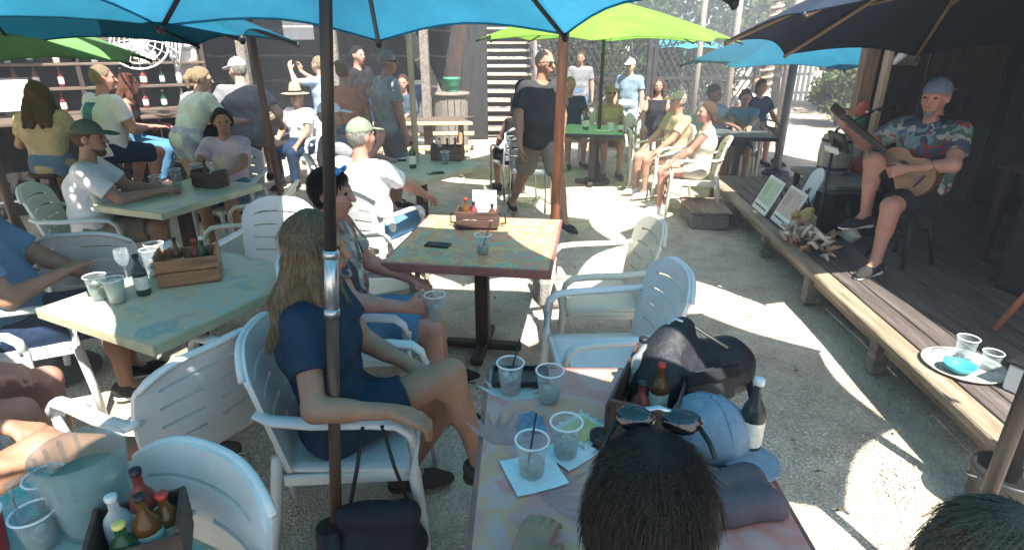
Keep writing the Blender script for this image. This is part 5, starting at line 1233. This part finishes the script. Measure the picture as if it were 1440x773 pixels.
# second left table
caddy('dark caddy with menus on the second left table', -2.52, 4.82, .762, -20, .22, .15, .12); sauce('dark sauce bottle in the second left table caddy', -2.55, 4.83, .778, 2, 0, .2); sauce('clear bottle in the second left table caddy', -2.49, 4.82, .778, 1, 3, .18)
mn = thing('menu', 'beige menu card standing in the second left table caddy', 'menu', (-2.44, 4.86, .778), -15); q = MB(); q.bbox((0,0,.12), (.12,.004,.22), .001); q.build('card', mat('menu_beige', (.5,.42,.33), .5, .2, 25), mn)
cup('tall clear glass in front of the green capped man', -2.78, 4.78, h=.15, fill=.6, liq=WATER); cup('clear glass in front of the pink top woman', -2.72, 5.0, h=.15, fill=.5); cup('clear cup in the hands of the green capped man', -2.88, 4.66, fill=.4)
# sand table
caddy('brown crate caddy on the sand table', -.66, 6.02, .762, -6, .3, .16, .14, mat('caddy_brown', (.17,.09,.06), .6, .3, 5)); bottle((-.95, 5.58, .762), .25, .034, BOT[0], CAPS[0], 'green beer bottle on the sand table'); cup('clear cup on the sand table', -.66, 5.78, h=.12, fill=.5, liq=WATER)
for (dx, k, lab) in ((-.74,1,'clear bottle in the sand table caddy'), (-.66,2,'amber bottle in the sand table caddy'), (-.58,4,'red bottle in the sand table caddy')): sauce(lab, dx, 6.02, .778, k, 0, .2)
phone('phone lying at the near corner of the sand table', -.70, 5.33, .762, 20); phone('phone lying at the far left of the sand table', -1.15, 5.95, .762, 5)
# green table
bottle((1.02, 8.25, .762), .26, .04, glass('bottle_dark', (.06,.08,.07), .5), CAPS[0], 'dark bottle on the green table'); cup('white paper cup on the green table', 1.35, 8.15, h=.1, m_=PAPER, liq=None); bottle((1.46, 8.0, .762), .2, .03, BOT[2], CAPS[0], 'amber beer bottle on the green table'); napkin('white napkin on the green table', 1.25, 8.1, .763, 10, .2, .12, PAPER)
# bottom left table
pi = thing('pitcher', 'big clear ribbed pitcher of pale green drink at the bottom left', 'pitcher', (-1.03, 1.13, .762), 30)
pr_ = [(.001,.004),(.065,.002),(.07,.01)] + [(.072+.024*i/10, .01+.20*i/10) for i in range(1, 11)] + [(.098,.225),(.094,.225)] + [(.090-.022*i/10, .205-.19*i/10) for i in range(11)] + [(.001,.014)]
q = MB(); q.lathe(pr_, (0,0,0), 28, cap=False); q.build('wall', glass('pitcher_plastic', (.65,.75,.75), .08, .1, .25), pi, True); q = MB(); q.lathe([(.001,.016),(.066,.016),(.083,.15),(.001,.15)], (0,0,0), 24, cap=False); q.build('drink', glass('margarita', (.24,.42,.36), .5, .1, .2), pi, True)
for k in range(9): a = R_(100+20*k); q = MB(); q.path([V(.088*math.cos(a), .088*math.sin(a), .14), V(.097*math.cos(a), .097*math.sin(a), .21)], .005, 5); q.build('rib', CLEAR, pi, True)
q = MB(); q.path([V(-.09,0,.19), V(-.14,0,.18), V(-.145,0,.08), V(-.085,0,.05)], .010, 8); q.build('handle', CLEAR, pi, True)
cup('red plastic cup at the bottom left corner', -1.22, 1.03, m_=mat('cup_red', (.42,.03,.03), .35), liq=None, name='red_cup', grp='red cups'); cup('clear cup behind the red cup at the bottom left', -1.16, 1.16, h=.12); cup('clear cup between the red cup and the pitcher', -1.12, 1.06, h=.1, fill=.5)
for i, (dx, dy, k, c, hh, lab) in enumerate(((-.90,1.03,1,3,.16,'clear domed bottle in the bottom left caddy'), (-.86,1.07,4,0,.2,'red bottle in the bottom left caddy'), (-.82,1.01,2,0,.18,'dark bottle with white top in the bottom left caddy'), (-.80,1.05,2,1,.15,'red capped bottle in the bottom left caddy'), (-.85,.97,0,2,.14,'yellow capped bottle in the bottom left caddy'))): sauce(lab, dx, dy, .778, k, c, hh, .03)
caddy('dark caddy of sauces on the bottom left table', -.85, 1.02, .762, 24, .17, .15, .10)
lt = thing('lighter', 'bright blue lighter on the bottom left table', 'lighter', (-.93, 1.17, .764), 10); q = MB(); q.bbox((0,0,.008), (.08,.022,.014), .004); q.build('case', mat('lighter_blue', (.03,.22,.60), .3), lt); q = MB(); q.bbox((.046,0,.008), (.012,.018,.012), .003); q.build('head', STEEL, lt)

# ================================================================ stage things
def sign(label, y, tint, m2):
    t = thing('sign', label, 'sign', (2.46, y, .303), -4.6, 'signs along the stage edge'); rot = Matrix.Rotation(R_(24), 3, 'Y')
    q = MB(); q.bbox(rot @ V(0,0,.19), (.014,.40,.36), .004, rot); q.build('board', WHITEP, t)
    q = MB(); q.bbox(rot @ V(-.009,0,.225), (.004,.35,.24), .001, rot); q.build('printed_panel', tint, t)
    q = MB(); q.bbox(rot @ V(-.0115,.09,.24), (.003,.12,.12), .001, rot); q.build('printed_patch', m2, t)
    q = MB(); q.path([rot @ V(-.010, .16-.32*k/40, .062+.012*math.sin(k*1.9)*abs(math.cos(k*.33))) for k in range(41)], .0035, 4); q.build('handwriting', mat('ink', (.06,.06,.05), .7), t)
    q = MB(); q.path([V(.16,-.1,.36) , V(.30,-.1,0)], .012, 6); q.build('prop', WOOD, t); q = MB(); q.path([V(.16,.1,.36) , V(.30,.1,0)], .012, 6); q.build('prop', WOOD, t)
sign('white sign with pale green panel on the stage edge, left of two', 5.66, mat('sign_green', (.45,.58,.42), .6, .12, 14), mat('sign_green2', (.34,.46,.34), .6, .04, 3)); sign('white sign with pinkish panel on the stage edge, right of two', 5.20, mat('sign_pink', (.62,.48,.46), .6, .15, 14), mat('sign_pink2', (.50,.34,.34), .6, .04, 3))
pd = thing('paddle_sign', 'small white round-topped board on the stage behind the signs', 'sign', (2.72, 5.42, .303), 0); rot = Matrix.Rotation(R_(20), 3, 'Y')
q = MB(); pts = [V(0,-.12,.18), V(0,.12,.18)] + [V(0,.12*math.cos(k*math.pi/10),.40+.12*math.sin(k*math.pi/10)) for k in range(11)]
for d_ in (-.008, .008): q.v += [rot @ (p+V(d_,0,0)) for p in pts]
n_ = len(pts); q.f = [list(range(n_)), list(range(2*n_-1, n_-1, -1))] + [[k, n_+k, n_+(k+1) % n_, (k+1) % n_] for k in range(n_)]; q.build('board', WHITEP, pd); q = MB(); q.path([V(.06,0,0), V(.10,0,.3)], .02, 8); q.build('post', WOOD, pd)
sp = thing('sea_sponge', 'yellow sea sponge on the stage edge beside the pink sign', 'sponge', (2.52, 4.93, .303)); q = Sdf(); r = random.Random(9)
for k in range(12): q.cone((r.uniform(-.07,.07), r.uniform(-.07,.07), r.uniform(.10,.24)),)*0 if 0 else q.cone((0,0,.12), (r.uniform(-.09,.09), r.uniform(-.09,.09), r.uniform(.06,.26)), .05, .03, .02)
sdf_obj('sponge', q, .009, mat('sponge', (.62,.42,.16), .9, .3, 25, .7, 60), sp, fold=.006, fscale=90., clips=[((0,0,.001),(0,0,-1))])
dw = thing('driftwood_bundle', 'shaggy bundle of driftwood and shells on the stage edge', 'driftwood', (2.42, 4.55, .303)); r = random.Random(5); ms = [mat('drift_a', (.42,.35,.27), .9, .3, 10, .5, 40), mat('drift_b', (.55,.50,.42), .9, .3, 10, .5, 40), mat('drift_c', (.36,.20,.12), .9, .3, 10, .5, 40)]
for k in range(46):
    a = V(r.uniform(-.12,.12), r.uniform(-.26,.26), r.uniform(.0,.13)); e = a + V(r.uniform(-.1,.1), r.uniform(-.14,.14), r.uniform(.0,.13)); q = MB(); q.path([a, a.lerp(e,.5)+V(r.uniform(-.03,.03),r.uniform(-.03,.03),.02), e], [.014,.02,.006], 6); q.build('branch', ms[k % 3], dw, True)
bn = thing('bench', 'low dark bench on the stage carrying the keg', 'bench', (3.15, 5.55, .303), 0); q = MB(); q.bbox((0,0,.37), (.55,.9,.04), .006); q.build('top', GREYWOOD, bn)
for sx in (-.22,.22):
    for sy in (-.4,.4): q = MB(); q.bbox((sx,sy,.175), (.05,.05,.35), .004); q.build('leg', DARKWOOD, bn)
kg = thing('keg', 'pale wooden keg with a dark hoop on the stage bench', 'keg', (3.15, 5.72, .694)); 
for k in range(14):
    a0 = 2*math.pi*k/14; a1 = 2*math.pi*(k+.94)/14; q = MB(); zs = (0,.09,.18,.27,.36); rs = (.125,.143,.15,.143,.125)
    for z, rr in zip(zs, rs):
        for a in (a0, a1): q.v.append(V(rr*math.cos(a), rr*math.sin(a), z))
        for a in (a1, a0): q.v.append(V((rr-.015)*math.cos(a), (rr-.015)*math.sin(a), z))
    for i in range(4):
        b = i*4
        for c in range(4): q.f.append([b+c, b+(c+1) % 4, b+4+(c+1) % 4, b+4+c])
    q.f += [[3,2,1,0],[16,17,18,19]]; q.build('stave', mat('keg_wood', (.50,.44,.36), .7, .25, 6, .3, 40, stretch=(5,5,.7)), kg)
for z in (.05,.31): q = MB(); q.lathe([(.139,z-.014),(.143,z),(.139,z+.014)], (0,0,0), 28, cap=False); q.build('hoop', DARKMETAL, kg, True)
for z in (.02,.34): q = MB(); q.lathe([(.001,z),(.122,z),(.122,z+.012),(.001,z+.012)], (0,0,0), 24, cap=False); q.build('head', WOODX, kg)
mo = thing('stage_monitor', 'black wedge speaker on the stage beneath the bench front', 'speaker', (3.0, 5.02, .303), 8)
q = MB(); q.v = [V(x, y, z) for x in (-.24,.24) for (y, z) in ((-.17,0),(.17,0),(.17,.34),(-.06,.36),(-.17,.12))]; q.f = [[0,1,2,3,4],[9,8,7,6,5],[0,5,6,1],[1,6,7,2],[2,7,8,3],[3,8,9,4],[4,9,5,0]]; q.build('cabinet', BLACK, mo)
q = MB(); q.lathe([(.10,0),(.105,.01),(.07,.012),(.02,.004)], (-.05,-.128,.25), 20, rot=Matrix.Rotation(R_(66),3,'X')); q.build('woofer', DARKMETAL, mo, True)
ws = thing('shell', 'large white conch shell on the stage by the monitor', 'shell', (2.86, 4.72, .303), 20); q = MB(); q.lathe([(.005,-.11),(.03,-.06),(.062,0),(.07,.03),(.05,.055),(.03,.08),(.006,.11)], (0,0,.06), 14, rot=Matrix.Rotation(R_(80),3,'X')); q.build('shell', mat('shell', (.60,.56,.46), .5, .2, 20, .4, 50), ws, True)
# painted buoys strung on the shed post
for i, (y_, z_, c1, c2, lab) in enumerate(((5.86,1.22,(.50,.10,.04),(.04,.28,.16),'orange and green buoy, topmost on the shed post'), (5.80,.97,(.50,.06,.04),(.60,.60,.56),'red and white buoy in the middle of the string'), (5.74,.70,(.45,.08,.05),(.50,.50,.48),'faded red buoy third down the string'), (5.70,.52,(.24,.28,.32),(.16,.20,.25),'grey blue buoy, lowest on the shed post'))):
    t = thing('buoy', lab, 'buoy', (3.40, y_, z_), 0, 'painted buoys on the shed post'); rot = Matrix.Rotation(R_(14*(-1)**i), 3, 'X')
    q = MB(); q.lathe([(.014,-.16),(.05,-.13),(.062,-.05),(.062,.0)], (0,0,0), 14, rot=rot); q.build('lower_half', mat('buoy%da' % i, c2, .6, .2, 10), t, True)
    q = MB(); q.lathe([(.0625,.0),(.062,.05),(.05,.11),(.016,.14)], (0,0,0), 14, rot=rot); q.build('upper_half', mat('buoy%db' % i, c1, .6, .2, 10), t, True)
    q = MB(); q.path([rot @ V(0,0,-.22), rot @ V(0,0,.22)], .008, 6); q.build('stick', WOOD, t, True)
# guitar
gt = thing('guitar', 'acoustic guitar held across the guitarist\'s lap', 'guitar', GU['root'].location, 112)
gx = V(.62,.06,.36).normalized(); gn = V(-.05,.95,.15); gn = (gn-gx*gn.dot(gx)).normalized(); gy = gn.cross(gx); o0 = V(-.08,.25,.74)
def gp_(a, b, c): return o0 + gx*a + gy*b + gn*c
out = []
for k in range(40):
    a = 2*math.pi*k/40; ca = math.cos(a); w = .165+.03*(-ca) - .055*math.exp(-((ca-.15)/.28)**2); out.append((ca*.205, math.sin(a)*w*.88))
q = MB(); q.v = [gp_(a,b,-.05) for a,b in out] + [gp_(a,b,.05) for a,b in out]; q.f = [[k, (k+1) % 40, 40+(k+1) % 40, 40+k] for k in range(40)] + [list(range(39,-1,-1))]; q.build('sides', mat('guitar_side', (.14,.055,.03), .3, .2, 6, coat=.4), gt)
q = MB(); q.v = [gp_(a,b,.0505) for a,b in out]; q.f = [list(range(40))]; q.build('soundboard', mat('guitar_top', (.24,.12,.055), .3, .2, 6, coat=.4), gt)
q = MB(); q.v = [gp_(.04+.045*math.cos(k*.314), .045*math.sin(k*.314), .053) for k in range(20)]; q.f = [list(range(20))]; q.build('sound_hole', BLACK, gt)
q = MB(); q.path([gp_(.20,0,.05), gp_(.62,0,.05)], .026, 8, .5, up=gn); q.build('neck', mat('guitar_neck', (.06,.03,.02), .35), gt, True); q = MB(); q.path([gp_(.62,0,.05), gp_(.76,0,.035)], .034, 6, .35, up=gn); q.build('headstock', DARKWOOD, gt)
q = MB(); q.path([gp_(-.12,-.05,.055), gp_(-.12,.05,.055)], .008, 6); q.build('bridge', DARKWOOD, gt)
for k in range(6): q = MB(); b = -.02+.008*k; q.path([gp_(-.12,b,.062), gp_(.64,b*.8,.068)], .0012, 4); q.build('string', STEEL, gt)
q = MB(); q.path([gp_(-.22,0,.0), V(-.19,.05,.92), V(-.08,.06,1.10), V(.06,-.05,1.11), V(.1,-.14,.92)], .018, 8, .2); q.build('strap', BLACK, gt)
# microphone stand and tablet in front of the guitarist
ms_ = thing('microphone_stand', 'black microphone stand with small silver fittings before the guitarist', 'microphone', (2.52, 4.62, .303), 0)
q = MB(); q.lathe([(.14,0),(.14,.015),(.03,.03),(.012,.05)], (0,0,0), 20); q.build('base', DARKMETAL, ms_, True); q = MB(); q.path([V(0,0,.03), V(0,0,.95)], .012, 8); q.build('upright', DARKMETAL, ms_, True); q = MB(); q.path([V(0,0,.95), V(.24,-.05,1.10)], .009, 8); q.build('boom', DARKMETAL, ms_, True)
q = MB(); q.path([V(.24,-.05,1.10), V(.36,-.08,1.13)], [.014,.02], 10); q.ell((.38,-.085,1.135), (.028,.028,.03)); q.build('microphone', BLACK, ms_, True)
for s_ in (-.03,.04): q = MB(); q.ell((.2+s_,-.06,1.09), (.012,.012,.012), 8, 5); q.build('knob', STEEL, ms_, True)
q = MB(); q.bbox((.02,-.02,.86), (.03,.22,.16), .006, Matrix.Rotation(R_(-25),3,'Y')); q.build('tablet', BLACK, ms_); q = MB(); q.bbox((-.02,-.02,.80), (.02,.18,.05), .003, Matrix.Rotation(R_(-25),3,'Y')); q.build('setlist', WHITEP, ms_)
cl_ = thing('clamp_light', 'small pale clamp lamp on the wall bracket behind the guitarist', 'lamp', (3.70, 5.95, 1.74)); q = MB(); q.lathe([(.015,-.07),(.03,-.03),(.04,.03),(.045,.07),(.03,.07),(.02,0)], (0,0,0), 14, rot=Matrix.Rotation(R_(40),3,'Y')); q.build('shade', WHITEP, cl_, True); q = MB(); q.path([V(0,0,0), V(.1,.08,-.02)], .01, 6); q.build('arm', DARKMETAL, cl_, True)
# equipment shelf and cabinet behind
es = thing('equipment_table', 'dark table behind the guitarist carrying gear', 'table', (4.05, 3.55, .303), 4); q = MB(); q.bbox((0,0,.72), (.7,1.7,.04), .006); q.build('top', DARKWOOD, es)
for sx in (-.3,.3):
    for sy in (-.78,.78): q = MB(); q.bbox((sx,sy,.35), (.06,.06,.7), .004); q.build('leg', DARKWOOD, es)
mx = thing('mixing_desk', 'pale grey mixing desk on the dark equipment table', 'mixer', (3.95, 3.35, 1.046), 8); q = MB(); q.bbox((0,0,.035), (.34,.75,.06), .01); q.build('case', mat('mixer_grey', (.34,.34,.33), .5, .15), mx)
for i in range(4):
    for k in range(9): q = MB(); q.lathe([(.010,.0),(.009,.02),(.001,.022)], (-.12+.08*i, -.32+.08*k, .065), 8); q.build('knob', WHITEP if (i+k) % 3 else BLACK, mx, True)
cb = thing('speaker_cabinet', 'big black loudspeaker cabinet on the stage behind the guitarist', 'speaker', (3.62, 3.55, .303), 14); q = MB(); q.bbox((0,0,.33), (.46,.5,.66), .012); q.build('cabinet', BLACK, cb); q = MB(); q.bbox((-.235,0,.33), (.012,.44,.58), .004); q.build('grille', mat('grille', (.03,.03,.033), .9, .3, 60, .5, 200), cb)
for y_ in (-.2,.2): q = MB(); q.bbox((-.1,y_,.675), (.12,.03,.03), .006); q.build('handle', DARKMETAL, cb)
# easel of reddish wood
ez = thing('easel', 'reddish wooden easel at the right edge of the stage', 'easel', (3.0, 2.72, .303), 20)
for (a, b) in ((V(-.22,0,0), V(-.03,.02,1.0)), (V(.22,0,0), V(.03,.02,1.0)), (V(0,.4,0), V(0,.05,.98))): q = MB(); q.path([a, b], .017, 6); q.build('leg', REDWOOD, ez)
for z in (.3,.55): w_ = .2*(1-z)+.05; q = MB(); q.bbox((0,.0,z), (2*w_,.03,.03), .003); q.build('crossbar', REDWOOD, ez)
bk_ = thing('storage_box', 'white and black storage box beside the easel', 'box', (2.56, 2.42, .303), 25); q = MB(); q.bbox((0,0,.07), (.26,.2,.14), .01); q.build('box', WHITEP, bk_); q = MB(); q.bbox((0,0,.152), (.28,.22,.025), .008); q.build('lid', BLACK, bk_)
# dark post in a bucket
po = thing('post', 'dark wooden post in a black bucket in front of the stage corner', 'post', (2.07, 1.95, 0)); q = MB(); q.path([V(0,0,.05), V(0,0,2.9)], .034, 12); q.build('shaft', POLEDARK, po, True)
q = MB(); q.lathe([(.11,0),(.125,.2),(.13,.21),(.13,.23),(.115,.23),(.11,.2),(.03,.19)], (0,0,0), 24); q.build('bucket', BLACK, po, True); q = MB(); q.path([V(.03,-.03,.23), V(.036,-.036,1.6), V(.034,-.034,2.7)], .008, 6); q.build('cable', WHITEP, po, True)
q = MB(); q.path([V(.128*math.cos(k*.26),.128*math.sin(k*.26)*1,.20-.08*math.sin(k*.26)) for k in range(13)], .005, 6); q.build('bail', STEEL, po, True)
rt = thing('round_tray', 'pale round tray lying on the sunlit near end of the stage', 'tray', (2.36, 2.66, .304)); q = MB(); q.lathe([(.001,.0),(.17,.0),(.19,.018),(.185,.02),(.165,.006),(.001,.006)], (0,0,0), 32, cap=False); q.build('dish', mat('top_mosaic', (.50,.48,.42), .5, .3, 12), rt, True)
cup('large clear cup on the round tray on the stage', 2.38, 2.70, .312, h=.14, r=.05, fill=.3, liq=WATER); cup('smaller clear cup beside the large one on the round tray', 2.46, 2.62, .312, h=.1, r=.045, fill=.2, liq=WATER); bl = thing('bowl', 'teal rimmed bowl on the round tray on the stage', 'bowl', (2.29, 2.60, .312)); q = MB(); q.lathe([(.03,0),(.06,.02),(.075,.045),(.07,.045),(.055,.022),(.001,.008)], (0,0,0), 22, cap=False); q.build('bowl', mat('bowl_teal', (.05,.30,.36), .4), bl, True)

hb_ = thing('handbag', 'dark slouchy bag hanging from the arm of the front white chair', 'bag', (-.47, 1.60, 0), 8)
q = Sdf(); q.cone((-.10,0,.34), (.10,0,.33), .05, .05, .05); q.cone((-.08,0,.22), (.09,0,.20), .07, .075, .05); q.cone((0,0,.14), (.05,0,.12), .06, .05, .05)
sdf_obj('bag_body', q, .009, mat('bag_navy', (.014,.016,.026), .8, .3, 7, .4, 30), hb_, fold=.006, fscale=30.)
for x_ in (-.10,.11): q = MB(); q.path([V(x_,0,.36), V(x_*.6,.02,.52), V(x_*.3,.06,.665)], .007, 6); q.build('strap', BLACK, hb_, True)
# ================================================================ added air volume standing in for lens flare and its milky veil
hz = MB(); hz.box((2, 14, 4.2), (60, 60, 10.6)); hzo = hz.build('veil_volume', None); tag(hzo, kind='stuff')
hm = bpy.data.materials.new('veil_air'); hm.use_nodes = True; N = hm.node_tree.nodes; N.remove(N['Principled BSDF'])
pv_ = N.new('ShaderNodeVolumePrincipled'); pv_.inputs['Color'].default_value = (.84,.91,1,1); pv_.inputs['Density'].default_value = .018; pv_.inputs['Anisotropy'].default_value = .2
hm.node_tree.links.new(pv_.outputs[0], N['Material Output'].inputs['Volume']); hzo.data.materials.append(hm)
